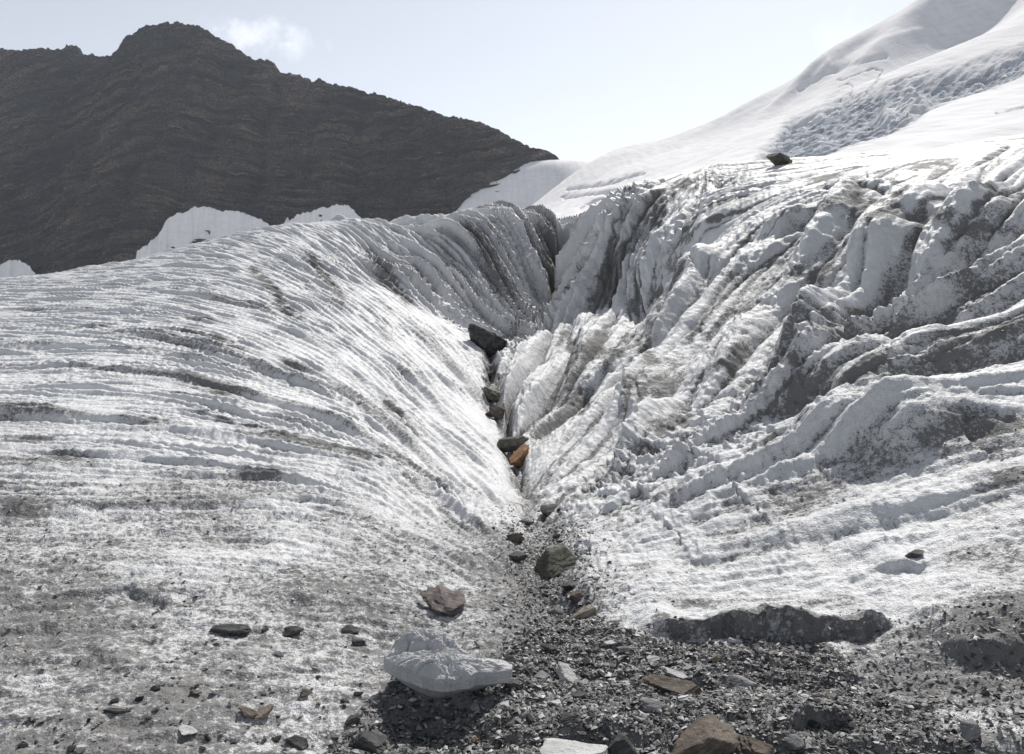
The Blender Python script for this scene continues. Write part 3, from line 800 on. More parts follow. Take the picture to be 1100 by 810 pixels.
snow_tongue([(304, 240), (318, 231), (332, 226), (345, 223), (360, 221), (371, 220), (381, 227), (394, 240)], [(307, 236), (318, 244), (332, 250), (345, 250), (360, 248), (370, 244), (376, 240), (392, 240)], 'small sliver of snow under the rock face above the ice crest', 16)
snow_tongue([(-40, 300), (-10, 290), (0, 285), (14, 277), (26, 283), (36, 290), (52, 303)], [(-40, 330), (-10, 330), (0, 330), (14, 330), (30, 325), (40, 318), (56, 308)], 'small pointed snow patch at the left end of the mountain foot', 22)

# ------------------------------------------------------------------ stones
bpy.context.view_layer.update()
_dg = bpy.context.evaluated_depsgraph_get()
_gl = glacier.evaluated_get(_dg)
def ground(u, v):
    """point and normal of the ice at a photo pixel"""
    d = Vector(ray(u, v)).normalized()
    ok, loc, nrm, idx = _gl.ray_cast(Vector((0, 0, CAMZ)), d)
    if not ok:
        p = G.hit(u, v); return Vector(p), Vector((0, 0, 1))
    return loc, nrm
def drop(x, y):
    ok, loc, nrm, idx = _gl.ray_cast(Vector((x, y, 40)), Vector((0, 0, -1)))
    return (loc, nrm) if ok else (Vector((x, y, 0)), Vector((0, 0, 1)))

def ico(n):
    bm = bmesh.new(); bmesh.ops.create_icosphere(bm, subdivisions=n, radius=1)
    bm.verts.ensure_lookup_table()
    v = np.array([x.co[:] for x in bm.verts]); f = np.array([[q.index for q in p.verts] for p in bm.faces], np.int32)
    bm.free()
    return v, f
ICO = {n: ico(n) for n in (2, 3, 4, 5)}

def tri_mesh(name, v, f, mat, smooth=False, attrs=None):
    me = bpy.data.meshes.new(name)
    me.vertices.add(len(v)); me.vertices.foreach_set('co', np.asarray(v, f32).ravel())
    me.loops.add(f.size); me.loops.foreach_set('vertex_index', f.astype(np.int32).ravel())
    me.polygons.add(len(f)); me.polygons.foreach_set('loop_start', np.arange(0, f.size, f.shape[1], dtype=np.int32))
    me.polygons.foreach_set('use_smooth', np.full(len(f), smooth))
    for k, a in (attrs or {}).items():
        at = me.attributes.new(k, 'FLOAT', 'POINT'); at.data.foreach_set('value', np.asarray(a, f32))
    me.update(calc_edges=True)
    if mat: me.materials.append(mat)
    return me

def rock_shape(seed, dims, level=4, flat=0.0, planes=11, layers=0.0, rough=.06):
    """a broken stone: an ellipsoid cut by random cleavage planes, then weathered. dims = full width, depth, height"""
    r = np.random.default_rng(seed)
    d, f = ICO[level]
    n = r.normal(size=(planes, 3)); n[:, 2] *= (1 - .6 * flat); n /= np.linalg.norm(n, axis=1)[:, None]
    off = r.uniform(.40, .74, planes)
    # bedding planes keep slabs flat on top and underneath
    n = np.concatenate([n, [[r.normal(0, .07), r.normal(0, .07), 1], [r.normal(0, .07), r.normal(0, .07), -1]]])
    off = np.r_[off, .80 - .30 * flat, .80 - .30 * flat]
    rad = np.full(len(d), 1.25)
    for k in range(len(n)):
        c = d @ n[k]
        rad = np.minimum(rad, np.where(c > 1e-3, off[k] / np.maximum(c, 1e-3), 9))
    sh = r.uniform(0, 100)
    nz = lambda s, sd: (gn(d[:, 0] * s + sh, d[:, 1] * s + d[:, 2] * s * 1.7, sd) + gn(d[:, 1] * s - sh, d[:, 2] * s * 1.3 - d[:, 0] * s, sd + 1)) * .5
    rad = rad * (1 + rough * (nz(2.3, seed) + .55 * nz(5.5, seed + 3) + .3 * nz(13, seed + 5)))
    p = d * rad[:, None]
    if layers:
        q_ = p[:, 2] * 6.5 + 1.1 * nz(1.2, seed + 9)
        p[:, :2] *= (1 + layers * (np.floor(q_) % 2 - .5) * .5 + layers * .6 * gn(np.floor(q_) * 3.7, np.arctan2(d[:, 1], d[:, 0]) * 2.5, seed))[:, None]
    ext = p.max(0) - p.min(0); p = (p - (p.max(0) + p.min(0)) / 2) / ext
    return p * np.array(dims), f

def stone_material(name, a, b, c, bands=0.0, spec=.15):
    t = NT(name)
    p = t.obj()
    col = t.mix(t.ss(t.noise(p, 9, 5, .65), .35, .65), a, b)
    col = t.mix(t.ss(t.noise(p, 34, 4, .7), .56, .72), col, c)
    if bands:
        col = t.mix(t.math('MULTIPLY', t.ss(t.noise(t.scale(p, (3, 3, 60)), 1.0, 3, .6), .45, .62), bands), col, a)
    t.l(col, t.b.inputs['Base Color']); t.b.inputs['Roughness'].default_value = .78
    t.b.inputs['Specular IOR Level'].default_value = spec
    n = t.bump(t.noise(p, 42, 5, .7), .012, .9)
    n = t.bump(t.noise(t.scale(p, (6, 6, 40)), 1.0, 4, .6), .012, .7, n)
    t.l(n, t.b.inputs['Normal'])
    return t.m
STONE = {
    'dark': stone_material('dark_shale', rgb(.045, .045, .046), rgb(.10, .098, .095), rgb(.17, .16, .15), .5),
    'olive': stone_material('olive_stone', rgb(.075, .072, .058), rgb(.15, .142, .115), rgb(.22, .21, .18), .3),
    'brown': stone_material('brown_stone', rgb(.08, .067, .056), rgb(.155, .13, .11), rgb(.23, .20, .175), .5),
    'tan': stone_material('tan_stone', rgb(.15, .125, .10), rgb(.27, .235, .19), rgb(.36, .325, .285), .4),
    'orange': stone_material('rusty_stone', rgb(.20, .11, .06), rgb(.33, .20, .11), rgb(.15, .10, .065), .35),
    'pale': stone_material('pale_stone', rgb(.36, .36, .355), rgb(.52, .52, .515), rgb(.26, .265, .27), .2),
    'grey': stone_material('grey_stone', rgb(.14, .14, .142), rgb(.25, .25, .25), rgb(.34, .34, .335), .4),
    'red': stone_material('reddish_slate', rgb(.085, .072, .07), rgb(.18, .15, .145), rgb(.28, .25, .245), .6),
    'white': stone_material('whitish_stone', rgb(.50, .50, .51), rgb(.66, .66, .67), rgb(.36, .36, .38), .1),
}
def tag(o, label, cat, group=None, kind=None):
    if label: o['label'] = label
    if cat: o['category'] = cat
    if group: o['group'] = group
    if kind: o['kind'] = kind
    return o
def place(me, name, u, v, wpx, rot, tilt, sink=.25, h=1.0, lift=0.0):
    """link a stone mesh so that its foot meets the ice at a photo pixel"""
    p, n = ground(u, v)
    o = bpy.data.objects.new(name, me); C.objects.link(o)
    n = (n + Vector((0, 0, 1.6))).normalized()
    q = Vector((0, 0, 1)).rotation_difference(n)
    o.rotation_euler = (q.to_matrix() @ Euler((R(tilt[0]), R(tilt[1]), R(rot))).to_matrix()).to_euler()
    o.location = p + Vector((0, 0, h * (.5 - sink) + lift))
    return o
# u, v of the foot; width px; depth/width; height/width; flatness; layers; material; turn; tilt (about x, y); sink; name; label
STONES = [
    (522, 378, 50, .8, .52, .55, .10, 'dark', 8, (-6, 3), .12, 'flat_rock', 'thick dark flat-topped slab wedged at the foot of the ice headwall'),
    (527, 404, 15, .7, .35, .6, .1, 'dark', 20, (0, 0), .2, 'flake', 'small dark flake in the crease between wedged slab and stacked stones'),
    (533, 430, 34, .8, .34, .7, .12, 'olive', 5, (-4, -4), .1, 'flat_rock', 'olive slab lying on top of a rounded brown stone in the gully'),
    (537, 447, 22, .9, .62, .1, .04, 'brown', 40, (0, 8), .2, 'stone', 'rounded brown stone tucked under the olive slab in the gully'),
    (526, 447, 10, .9, .7, .2, .04, 'dark', 10, (0, 0), .2, 'stone', 'little dark stone touching the rounded brown stone under the olive slab'),
    (551, 482, 38, .7, .40, .6, .08, 'olive', -6, (-3, 8), .12, 'flat_rock', 'dark greenish slab just behind the rusty orange rock'),
    (560, 498, 30, .85, .60, .2, .08, 'orange', 14, (4, -4), .12, 'rock', 'rusty orange rock in the middle of the gully'),
    (837, 177, 30, .8, .42, .55, .08, 'olive', 15, (0, 10), .12, 'rock', 'lone dark rock on the skyline of the upper right ice'),
    (590, 553, 24, .8, .5, .4, .12, 'dark', 30, (0, 5), .2, 'stone', 'dark broken stone topping the debris where the gully floor starts'),
    (565, 563, 18, .6, .30, .7, .1, 'dark', -10, (0, 0), .2, 'flake', 'thin dark flake above the brown stone on the left gully edge'),
    (553, 579, 20, .8, .5, .3, .08, 'brown', 20, (0, -6), .2, 'stone', 'brown humped stone on the left edge of the gully floor'),
    (556, 602, 22, .9, .5, .4, .1, 'dark', -20, (0, 4), .2, 'stone', 'black stone left of the big dark wedge rock'),
    (598, 617, 54, .8, .52, .35, .08, 'olive', -6, (5, 4), .15, 'rock', 'big dark wedge-shaped rock with a lit grey top on the gully floor'),
    (613, 632, 20, .8, .5, .3, .06, 'dark', 50, (0, 0), .25, 'stone', 'black stone leaning against the front of the big wedge rock'),
    (619, 645, 18, .8, .6, .3, .06, 'brown', 10, (0, 0), .2, 'stone', 'small brown block below the wedge rock'),
    (596, 660, 18, .9, .7, .1, .03, 'grey', 0, (0, 0), .2, 'stone', 'rounded grey stone beside meltwater ice below the wedge rock'),
    (627, 664, 30, .6, .28, .6, .1, 'tan', 28, (0, -16), .1, 'flake', 'pinkish tan tilted flake at the mouth of the gully'),
    (661, 669, 12, .8, .5, .3, .1, 'pale', 10, (0, 5), .15, 'chip', 'pale three-cornered chip right of the pinkish tan flake'),
    (655, 692, 17, .7, .25, .7, .1, 'pale', 5, (0, 0), .15, 'flake', 'pale flat flake on dark debris below the three-cornered chip'),
    (672, 699, 16, .8, .4, .5, .1, 'grey', 30, (0, 5), .2, 'stone', 'grey angular stone beside the pale flat flake'),
    (590, 697, 20, .6, .22, .8, .1, 'dark', -6, (0, 3), .15, 'flake', 'thin black flake lying level right of the pale boulder'),
    (580, 729, 24, .9, .45, .2, .04, 'grey', 0, (0, 0), .4, 'stone', 'dull grey stone half sunk in gravel right of the pale boulder'),
    (608, 729, 30, .8, .40, .4, .14, 'pale', -24, (5, 10), .2, 'flat_rock', 'pale striped slab tilted in the gravel beside the half sunk grey stone'),
    (769, 711, 14, .7, .8, .2, .06, 'tan', 20, (0, 18), .2, 'stone', 'small tan pointed stone below the dark ice ledge'),
    (722, 744, 66, .40, .20, .8, .12, 'brown', -14, (0, 6), .12, 'flat_rock', 'long dark brown slab with a rusty edge in the debris'),
    (727, 727, 28, .5, .2, .8, .1, 'pale', -8, (0, 4), .15, 'flake', 'long pale flake just behind the long brown slab'),
    (704, 710, 22, .6, .25, .7, .1, 'pale', 10, (0, 0), .15, 'flake', 'pale flake farther up from the long brown slab'),
    (702, 760, 30, .6, .25, .7, .14, 'grey', -16, (0, 6), .2, 'flat_rock', 'grey thin slab under the left end of the long brown slab'),
    (731, 751, 20, .5, .2, .8, .1, 'white', -4, (0, 0), .15, 'flake', 'whitish sliver below the middle of the long brown slab'),
    (598, 757, 27, .5, .2, .8, .1, 'pale', -5, (0, 0), .15, 'flake', 'narrow pale flake alone on gravel above the whitish boulder'),
    (621, 749, 22, .5, .25, .7, .1, 'dark', 22, (0, -8), .15, 'flake', 'dark tilted flake right above the narrow pale flake'),
    (614, 776, 26, .7, .3, .7, .1, 'dark', -20, (0, 6), .2, 'flat_rock', 'dark slab in gravel directly above the whitish boulder'),
    (615, 818, 78, .8, .36, .1, .05, 'pale', 0, (0, 0), .2, 'boulder', 'whitish rounded boulder cut by the bottom edge between gravel and wedge'),
    (669, 812, 34, .8, .7, .2, .05, 'dark', 15, (0, 0), .2, 'rock', 'dark grey rock between the whitish boulder and the tan wedge'),
    (742, 820, 112, .55, .34, .45, .14, 'brown', 20, (-10, -16), .12, 'boulder', 'large sharp-edged tan and brown wedge boulder at the bottom of the picture'),
    (814, 812, 46, .7, .38, .5, .14, 'brown', -24, (0, 10), .15, 'rock', 'broken tan rock right of the large wedge boulder'),
    (853, 803, 22, .8, .75, .1, .05, 'grey', 25, (0, 0), .2, 'stone', 'grey block beside the broken tan rock'),
    (797, 738, 40, .8, .42, .2, .05, 'grey', -15, (0, -8), .4, 'rock', 'grey rock half sunk in grit with a pale left edge'),
    (880, 752, 14, .8, .5, .3, .05, 'dark', 20, (0, 0), .2, 'pebble', 'black pebble touching a small tan pebble on the grit'),
    (892, 752, 13, .8, .55, .1, .03, 'tan', 0, (0, 0), .2, 'pebble', 'small tan pebble touching a black pebble on the grit'),
    (1042, 790, 26, .9, .70, .1, .05, 'grey', 10, (0, 6), .15, 'stone', 'grey stone with a pale top standing at the lower right'),
    (928, 699, 9, .5, .4, .6, .05, 'white', -30, (0, 20), .1, 'chip', 'tiny white sliver leaning at the end of the dark ice ledge'),
    (984, 597, 24, .6, .28, .7, .1, 'dark', 12, (0, -6), .15, 'flake', 'dark flake under a smooth hollow on the right ice slope'),
    (474, 656, 54, .8, .34, .75, .28, 'red', -4, (8, 6), .02, 'flat_rock', 'reddish layered slab perched on ice behind the pale boulder'),
    (249, 680, 46, .4, .20, .8, .1, 'dark', -12, (0, 8), .1, 'flake', 'long dark flake lying on the left ice'),
    (285, 678, 9, .7, .5, .4, .1, 'dark', 0, (0, 0), .2, 'chip', 'small dark chip just right of the long dark flake'),
    (316, 680, 22, .6, .35, .6, .1, 'dark', 16, (0, -8), .15, 'flake', 'short black flake tilted on ice between long flake and pale boulder'),
    (377, 679, 22, .7, .22, .8, .1, 'dark', 6, (0, -4), .1, 'flat_rock', 'thin dark plate on a small ice lip left of the pale boulder'),
    (386, 693, 18, .7, .40, .5, .1, 'dark', -5, (0, 0), .2, 'stone', 'black stone in the hollow under the thin dark plate'),
    (301, 703, 13, .8, .55, .2, .1, 'pale', 0, (0, 8), .2, 'chip', 'small pale chip below the short black flake'),
    (126, 766, 32, .25, .16, .9, .05, 'dark', 2, (0, 0), .1, 'flake', 'straight dark bar-shaped flake near the lower left'),
    (210, 746, 13, .7, .5, .4, .1, 'brown', 10, (0, 0), .2, 'chip', 'small rusty brown chip beside a pale chip on the left grit'),
    (234, 744, 15, .8, .45, .3, .1, 'pale', 20, (0, 0), .2, 'chip', 'pale chip beside a small rusty brown chip on the left grit'),
    (166, 741, 13, .6, .5, .5, .1, 'dark', 10, (0, 0), .2, 'chip', 'black chip up from the bar-shaped flake'),
    (284, 769, 24, .6, .35, .6, .12, 'tan', 34, (0, -14), .1, 'flake', 'tan pink flake leaning on a dark brown flake at lower left'),
    (266, 767, 22, .6, .25, .7, .1, 'brown', -20, (0, 10), .15, 'flake', 'dark brown flake propping the tan pink flake'),
    (329, 747, 14, .7, .45, .4, .1, 'brown', 0, (0, 4), .2, 'chip', 'brown chip up from the tan pink flake'),
    (318, 801, 32, .6, .32, .6, .1, 'dark', -4, (0, 4), .2, 'flat_rock', 'black slab near the bottom edge left of the boulder shadow'),
    (200, 788, 24, .7, .22, .7, .1, 'pale', -14, (0, 0), .15, 'flake', 'broad pale flake on grit near the lower left'),
    (87, 806, 12, .8, .6, .2, .05, 'pale', 0, (0, 0), .2, 'pebble', 'pale pebble close to the bottom left corner'),
    (379, 776, 18, .8, .5, .4, .08, 'dark', 20, (0, 0), .2, 'stone', 'small dark stone at the left rim of the boulder shadow'),
    (397, 802, 42, .8, .40, .5, .2, 'dark', -8, (0, 6), .2, 'rock', 'dark layered rock at the foot of the boulder shadow'),
    (529, 737, 16, .8, .55, .2, .05, 'grey', 0, (0, 0), .2, 'stone', 'grey stone under the right tip of the pale boulder'),
    (554, 737, 24, .8, .45, .3, .08, 'dark', -20, (0, 0), .25, 'stone', 'dark grey stone right of the pale boulder tip'),
    (548, 714, 13, .9, .9, .1, .04, 'dark', 0, (0, 0), .2, 'pebble', 'upright dark knob touching the right tip of the pale boulder'),
    (544, 757, 15, .5, .22, .8, .1, 'pale', 8, (0, 0), .15, 'flake', 'short pale flake on gravel below the pale boulder tip'),
    (510, 762, 12, .9, .8, .0, .02, 'grey', 0, (0, 0), .2, 'pebble', 'round grey pebble at the edge of the boulder shadow'),
    (511, 797, 9, .8, .7, .1, .03, 'orange', 0, (0, 0), .2, 'pebble', 'tiny ochre pebble in the gravel below the pale boulder'),
    (638, 700, 15, .6, .3, .6, .1, 'dark', 14, (0, 0), .2, 'flake', 'dark flake between the thin black flake and the pale flat flake'),
    (790, 690, 16, .6, .3, .7, .1, 'pale', -10, (0, 5), .15, 'flake', 'pale flake lying in the shade of the dark ice ledge'),
    (865, 751, 11, .8, .6, .2, .05, 'pale', 0, (0, 0), .2, 'pebble', 'pale pebble left of the black and tan pebbles'),
]
for k, (u, v, wp, dr, hr, fl, la, mt, rot, tilt, sink, nm, lab) in enumerate(STONES):
    p, n = ground(u, v)
    w_ = wp * p.y / FPX
    big_ = wp > 24
    vv, ff = rock_shape(500 + 7 * k, (w_, w_ * dr, w_ * hr), 5 if wp > 40 else 4 if big_ else 3, fl, 9 if fl > .5 else 12, la, .07)
    o = place(tri_mesh(nm, vv, ff, STONE[mt]), nm, u, v, wp, rot, tilt, sink, w_ * hr)
    tag(o, lab, {'flat_rock': 'rock', 'flake': 'stone', 'chip': 'stone', 'pebble': 'stone'}.get(nm, nm if nm in ('stone', 'rock', 'boulder') else 'rock'))

# the pale boulder: a broad star-shaped slab leaning towards us, an upper block behind its front shelf, hollow underneath
def pale_boulder():
    out = np.array([(335, 262), (322, 310), (285, 358), (288, 400), (340, 437), (430, 478), (500, 505), (565, 517), (640, 492), (720, 452), (790, 432), (858, 408), (866, 368), (822, 338), (770, 346), (720, 350), (655, 325), (590, 285), (545, 255), (500, 233), (420, 222), (365, 236)], float)
    c = np.array([520., 385.])
    k = 3.70 / FPX / 4.23
    q_ = (out - c) * k; q_[:, 1] *= -1 / .84
    th = np.arctan2(q_[:, 1], q_[:, 0]); rr = np.hypot(q_[:, 0], q_[:, 1])
    i = np.argsort(th); th = th[i]; rr = rr[i]
    nt_, nr_ = 260, 70
    T = np.linspace(-math.pi, math.pi, nt_, endpoint=False)
    RR = np.interp(T, np.r_[th - 2 * math.pi, th, th + 2 * math.pi], np.r_[rr, rr, rr])
    RR = RR * (1 + .035 * gn(T * 4, 0 * T, 3) + .02 * gn(T * 13, 0 * T, 4))
    s = np.linspace(0, 1, nr_)[1:] ** .8
    def layer(sign):
        rho = s[:, None]; x = rho * RR * np.cos(T); y = rho * RR * np.sin(T)
        e = np.sqrt(np.maximum(0, 1 - rho ** 6)) + 0 * T
        if sign > 0:
            up = sstep(-.02, .03, y - (.035 + .25 * np.maximum(x + .02, 0)) + .025 * gn(x * 14, y * 14, 9)) * sstep(.16, .02, x)
            z = e * (.035 + .022 * gn(x * 6, y * 6, 5) + .065 * up + .020 * gn(x * 15, y * 15, 6) + .009 * gn(x * 42, y * 42, 7) + .005 * gn(x * 90, y * 90, 17) - .022 * (np.abs(gn(x * 8 + y * 5, y * 17 - x * 6, 8)) * 2 - .6) - .012 * (np.abs(gn(x * 22 + y * 12, y * 34 - x * 14, 18)) * 2 - .6))
            bev = np.minimum(1, (1 - rho) / .34) ** .8 + 0 * T
            crag = .050 * fbm(x * 6 + .6 * gn(x * 5, y * 5, 21), y * 8, 6, 22, .62) - .016 * sstep(.10, .0, np.abs(gn(x * 5 + y * 3, y * 9 - x * 4, 8)))
            z = .030 + .040 * bev + .040 * up * np.minimum(1, (1 - rho) / .22) + crag * (.5 + .5 * bev) - .10 * np.maximum(0, x - .02) * bev
        else:
            z = -.030 - .075 * np.minimum(1, (1 - rho) / .5) + .02 * gn(x * 9, y * 9, 8) * (1 - rho)
        return np.stack([x, y, z], -1).reshape(-1, 3)
    top, bot = layer(1), layer(-1)
    v = np.concatenate([[[0, 0, top[:nt_, 2].mean()]], top, [[0, 0, bot[:nt_, 2].mean()]], bot])
    f = []
    nT = len(top)
    for base, flip in ((1, False), (nT + 2, True)):
        cidx = base - 1
        for j in range(nt_):
            a, b = base + j, base + (j + 1) % nt_
            f.append((cidx, b, a) if flip else (cidx, a, b))
        for r_ in range(nr_ - 2):
            for j in range(nt_):
                a = base + r_ * nt_ + j; b = base + r_ * nt_ + (j + 1) % nt_; cc_ = b + nt_; d_ = a + nt_
                f += [(a, cc_, b), (a, d_, cc_)] if flip else [(a, b, cc_), (a, cc_, d_)]
    lt = 1 + (nr_ - 2) * nt_; lbm = nT + 2 + (nr_ - 2) * nt_
    for j in range(nt_):
        a, b = lt + j, lt + (j + 1) % nt_; c_, d_ = lbm + (j + 1) % nt_, lbm + j
        f += [(a, c_, b), (a, d_, c_)]
    return v, np.array(f, np.int32)
BM = stone_material('pale_blue_grey_stone', rgb(.40, .405, .415), rgb(.50, .50, .50), rgb(.30, .305, .315), .15)
bv, bf = pale_boulder()
bo = bpy.data.objects.new('boulder', tri_mesh('boulder', bv, bf, BM)); C.objects.link(bo)
bo.location = P(468, 715, 3.60)
bo.rotation_euler = (R(7), R(5), 0)
tag(bo, 'large pale blue-grey boulder throwing a dark shadow on the gravel', 'boulder')

# small stones, each its own thing
SM = {}
for mt in ('dark', 'grey', 'pale', 'brown'):
    SM[mt] = []
    for k in range(6):
        vv, ff = rock_shape(900 + 31 * k + len(mt), (1, .75, .28 + .09 * (k % 3)), 3, .5 - .2 * (k % 2), 9, .1, .06)
        SM[mt].append(tri_mesh('small_stone', vv, ff, STONE[mt]))
taken = [(bo.location.x, bo.location.y, .34)] + [(o.location.x, o.location.y, o.dimensions.x * .55) for o in scene.objects if o.get('category') in ('stone', 'rock', 'boulder')]
rs = np.random.default_rng(77)
def strew(n, region, mats, smin, smax, label, group):
    done = 0; tries = 0
    while done < n and tries < n * 60:
        tries += 1
        u, v = region(rs)
        p, nn = ground(u, v)
        if any((p.x - a) ** 2 + (p.y - b) ** 2 < c * c for a, b, c in taken):
            continue
        s_ = 1.15 * smin * (smax / smin) ** (rs.random() ** 2.2)
        mt = mats[rs.integers(len(mats))]
        o = bpy.data.objects.new('small_stone', SM[mt][rs.integers(6)]); C.objects.link(o)
        q = (nn + Vector((0, 0, 1))).normalized().to_track_quat('Z', 'Y').to_matrix()
        o.rotation_euler = (q @ Euler((R(rs.normal(0, 12)), R(rs.normal(0, 12)), rs.uniform(0, 6.28))).to_matrix()).to_euler()
        o.scale = (s_, s_, s_ * rs.uniform(.7, 1.3)); o.location = p + Vector((0, 0, s_ * .10))
        tag(o, label, 'stone', group)
        taken.append((p.x, p.y, s_ * .55)); done += 1
def poly_region(poly):
    p = np.array(poly, float)
    def f(r):
        while True:
            u = r.uniform(p[:, 0].min(), p[:, 0].max()); v = r.uniform(p[:, 1].min(), p[:, 1].max())
            if in_poly(np.array([u]), np.array([v]), poly, .01)[0] > .5:
                return u, v
    return f
strew(120, poly_region([(500, 745), (560, 715), (600, 690), (680, 690), (800, 700), (900, 730), (930, 806), (480, 806)]), ('dark', 'grey', 'pale', 'dark', 'grey', 'brown'), .018, .055, 'small shale stone strewn over the dark gravel in front of the gully', 'small stones on the gravel')
strew(46, poly_region([(565, 545), (600, 545), (625, 600), (640, 660), (600, 680), (560, 610), (545, 585)]), ('dark', 'dark', 'grey', 'brown'), .025, .075, 'small dark stone wedged in the narrow gully floor', 'small stones in the gully')
strew(75, poly_region([(130, 740), (300, 720), (400, 735), (390, 806), (5, 806), (5, 780)]), ('dark', 'dark', 'grey', 'pale', 'brown'), .014, .042, 'small flat chip strewn on gritty ice left of the boulder', 'small chips on the left ice')
strew(40, poly_region([(860, 740), (980, 715), (1095, 740), (1095, 806), (900, 806)]), ('dark', 'grey', 'pale'), .012, .035, 'small chip lying on dirty ice at the lower right', 'small chips on the right ice')

# gravel: far too many to count
me_ = glacier.data
cnt = np.maximum(0, deb * 1.0 + .55 * np.exp(-(side / (.20 + .01 * Y0)) ** 2) * sstep(8.5, 6, Y0) * sstep(3.5, 4.5, Y0) + grt * .25 + near * np.clip(D - .5, 0, .5) * .07)
cnt = cnt * (Y0 > 2.4) * (np.abs(X0 / np.maximum(YYg, .1)) < .75)
dA = np.gradient(NA)[None, :] * np.gradient(NB)[:, None] * YYg ** 2
pr = (cnt * dA).ravel().astype(float); pr = pr / pr.sum()
NCH = 110000
idx = rng.choice(pr.size, NCH, p=pr)
base = np.stack([GX.ravel()[idx], GY.ravel()[idx], GZ.ravel()[idx]], -1).astype(float) + np.stack([rng.normal(0, .006, NCH), rng.normal(0, .009, NCH), 0 * np.arange(NCH)], -1)
keep = np.hypot(base[:, 0] - bo.location.x, (base[:, 1] - bo.location.y) * .9) > .0
base = base[keep]; n_ = len(base)
sz = .0032 * (6.5 ** (rng.random(n_) ** 2.4))
octv = np.array([(1, 0, 0), (.15, .8, .1), (-1, .1, 0), (-.1, -.8, 0), (.1, .1, .42), (0, 0, -.42), (.6, .65, .25), (-.6, -.5, .28)], float)
octf = np.array([(0, 6, 4), (6, 1, 4), (1, 2, 4), (2, 7, 4), (7, 3, 4), (3, 0, 4), (6, 0, 5), (1, 6, 5), (2, 1, 5), (7, 2, 5), (3, 7, 5), (0, 3, 5)], np.int32)
vv = octv[None] * (1 + rng.normal(0, .28, (n_, 8, 3)))
a1 = rng.uniform(0, 2 * math.pi, n_); tl = rng.normal(0, .26, n_); tl2 = rng.normal(0, .26, n_)
ca, sa = np.cos(a1)[:, None], np.sin(a1)[:, None]
x, y, z = vv[..., 0], vv[..., 1] * rng.uniform(.55, 1, n_)[:, None], vv[..., 2] * rng.uniform(.5, 1.3, n_)[:, None]
x, y = x * ca - y * sa, x * sa + y * ca
z = z + x * np.sin(tl)[:, None] + y * np.sin(tl2)[:, None]
vv = np.stack([x, y, z], -1) * sz[:, None, None] + base[:, None, :] + np.array([0, 0, .25])[None, None] * sz[:, None, None]
tone = np.repeat(np.clip(rng.beta(1.2, 3.3, n_), 0, 1), 8)
t = NT('mixed_gravel')
at = t.attr('tone')
gcol = t.mix(t.ss(at, .05, .8), rgb(.045, .045, .045), rgb(.46, .455, .45))
gcol = t.mix(t.ss(t.noise(t.pos(), 30, 2), .60, .75, 0, .35), gcol, rgb(.17, .125, .09))
t.l(gcol, t.b.inputs['Base Color']); t.b.inputs['Roughness'].default_value = .6; t.b.inputs['Specular IOR Level'].default_value = .35
gme = tri_mesh('gravel', vv.reshape(-1, 3), (octf[None] + 8 * np.arange(n_)[:, None, None]).reshape(-1, 3), t.m, False, {'tone': tone})
gv = bpy.data.objects.new('gravel', gme); C.objects.link(gv)
gv['kind'] = 'stuff'; gv['label'] = 'dark shale gravel and grit on the ice in front of the gully'

# ------------------------------------------------------------------ world and light
HAZE = .00010
SUN_EL, SUN_AZ = 47.0, 22.0          # behind the scene, a little to the right
wd = bpy.data.worlds.new('World'); scene.world = wd; wd.use_nodes = True
nt = wd.node_tree; nt.nodes.clear()
wo = nt.nodes.new('ShaderNodeOutputWorld'); bg = nt.nodes.new('ShaderNodeBackground'); sky = nt.nodes.new('ShaderNodeTexSky')
sky.sky_type = 'NISHITA'; sky.sun_disc = False
sky.sun_elevation = R(SUN_EL); sky.sun_rotation = R(SUN_AZ)
sky.altitude = 2200; sky.air_density = 1.0; sky.dust_density = 2.5; sky.ozone_density = 1.0
bg.inputs[1].default_value = .13
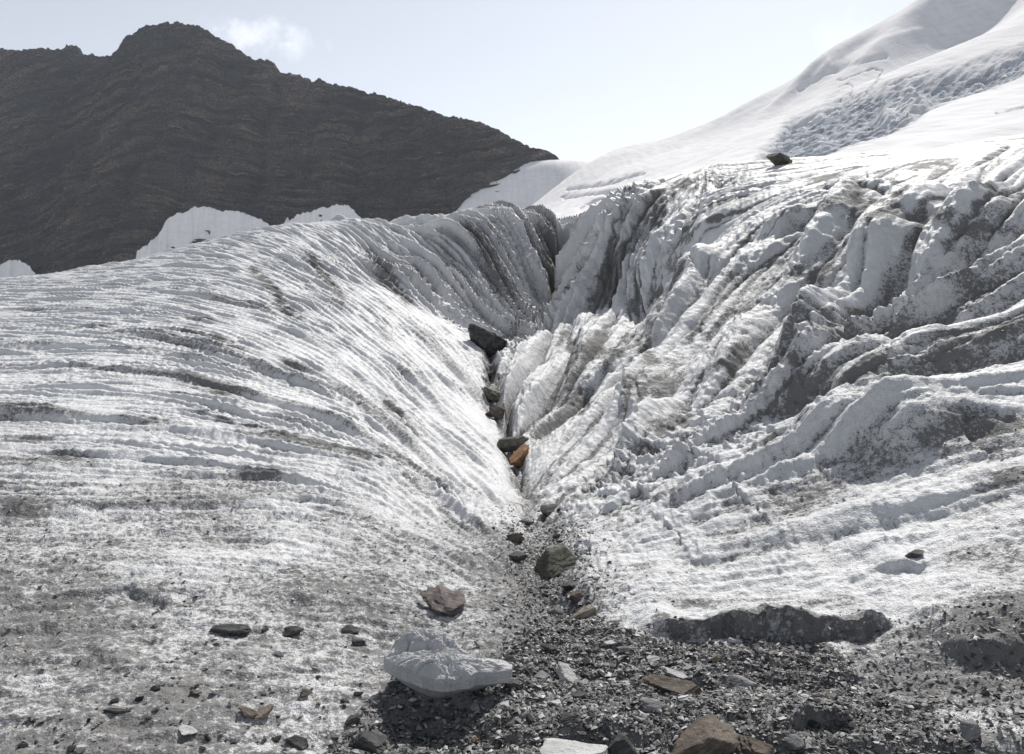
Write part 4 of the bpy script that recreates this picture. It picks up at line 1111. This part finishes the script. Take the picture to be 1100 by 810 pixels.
# two thin clouds in the sky
tc = nt.nodes.new('ShaderNodeTexCoord')
def wn(t, **kw):
    x = nt.nodes.new(t)
    for k, v in kw.items():
        setattr(x, k, v)
    return x
def wmath(op, a, b=0.0, clamp=False):
    x = wn('ShaderNodeMath', operation=op); x.use_clamp = clamp
    for s_, v in zip(x.inputs, (a, b)):
        if isinstance(v, (int, float)): s_.default_value = v
        else: nt.links.new(v, s_)
    return x.outputs[0]
cloud = None
for (u, v, ru, rv, amt) in [(295, 42, .066, .024, .14), (905, 36, .036, .03, .08), (262, 36, .07, .018, .06)]:
    dv = Vector(ray(u, v)).normalized()
    east = Vector((dv.y, -dv.x, 0)).normalized(); up = east.cross(dv).normalized() * 1.0
    d1 = wn('ShaderNodeVectorMath', operation='DOT_PRODUCT'); nt.links.new(tc.outputs['Generated'], d1.inputs[0]); d1.inputs[1].default_value = east / ru
    d2 = wn('ShaderNodeVectorMath', operation='DOT_PRODUCT'); nt.links.new(tc.outputs['Generated'], d2.inputs[0]); d2.inputs[1].default_value = up / rv
    d3 = wn('ShaderNodeVectorMath', operation='DOT_PRODUCT'); nt.links.new(tc.outputs['Generated'], d3.inputs[0]); d3.inputs[1].default_value = dv
    r2_ = wmath('ADD', wmath('MULTIPLY', d1.outputs['Value'], d1.outputs['Value']), wmath('MULTIPLY', d2.outputs['Value'], d2.outputs['Value']))
    nz = wn('ShaderNodeTexNoise'); nt.links.new(tc.outputs['Generated'], nz.inputs['Vector']); nz.inputs['Scale'].default_value = 38; nz.inputs['Detail'].default_value = 5; nz.inputs['Roughness'].default_value = .6
    e = wmath('SUBTRACT', wmath('ADD', 0.75, wmath('MULTIPLY', wmath('SUBTRACT', nz.outputs[0], .5), 3.4)), r2_, True)
    e = wmath('MULTIPLY', wmath('MULTIPLY', e, wmath('GREATER_THAN', d3.outputs['Value'], 0.0)), amt)
    cloud = e if cloud is None else wmath('ADD', cloud, e, True)
mx_ = wn('ShaderNodeMix', data_type='RGBA')
nt.links.new(cloud, mx_.inputs[0]); hs = wn('ShaderNodeHueSaturation'); hs.inputs['Saturation'].default_value = .33; nt.links.new(sky.outputs[0], hs.inputs['Color']); nt.links.new(hs.outputs[0], mx_.inputs[6]); mx_.inputs[7].default_value = (14, 14, 14, 1)
nt.links.new(mx_.outputs[2], bg.inputs[0]); nt.links.new(bg.outputs[0], wo.inputs[0])

sun_d = bpy.data.lights.new('sun', 'SUN'); sun_d.energy = 4.9; sun_d.angle = R(.5); sun_d.color = (1, .965, .91)
sun = bpy.data.objects.new('sun', sun_d); C.objects.link(sun)
to_sun = Vector((math.sin(R(SUN_AZ)) * math.cos(R(SUN_EL)), math.cos(R(SUN_AZ)) * math.cos(R(SUN_EL)), math.sin(R(SUN_EL))))
sun.rotation_euler = to_sun.to_track_quat('Z', 'Y').to_euler()
sun.location = to_sun * 50

# air between the camera and the far mountain
hm = bpy.data.materials.new('valley_air'); hm.use_nodes = True
ht = hm.node_tree; ht.nodes.clear()
ho = ht.nodes.new('ShaderNodeOutputMaterial'); hv = ht.nodes.new('ShaderNodeVolumePrincipled')
hv.inputs['Density'].default_value = HAZE; hv.inputs['Color'].default_value = (.80, .88, 1, 1); hv.inputs['Anisotropy'].default_value = .2
ht.links.new(hv.outputs[0], ho.inputs['Volume'])
bm = bmesh.new(); bmesh.ops.create_cube(bm, size=1)
me = bpy.data.meshes.new('haze'); 
lo_, hi_ = Vector((-2600, -60, -60)), Vector((2600, 1500, 480))
for v in bm.verts:
    v.co = Vector([lo_[i] + (v.co[i] + .5) * (hi_[i] - lo_[i]) for i in range(3)])
bm.to_mesh(me); bm.free(); me.materials.append(hm)
haze = bpy.data.objects.new('haze', me); C.objects.link(haze); haze['kind'] = 'stuff'; haze['label'] = 'thin bluish air in front of the far mountain'

scene.view_settings.view_transform = 'Standard'
scene.view_settings.look = 'None'
scene.view_settings.exposure = 0.24
scene.view_settings.gamma = 1.0
scene.render.engine = 'CYCLES'
scene.cycles.max_bounces = 6
scene.cycles.diffuse_bounces = 3
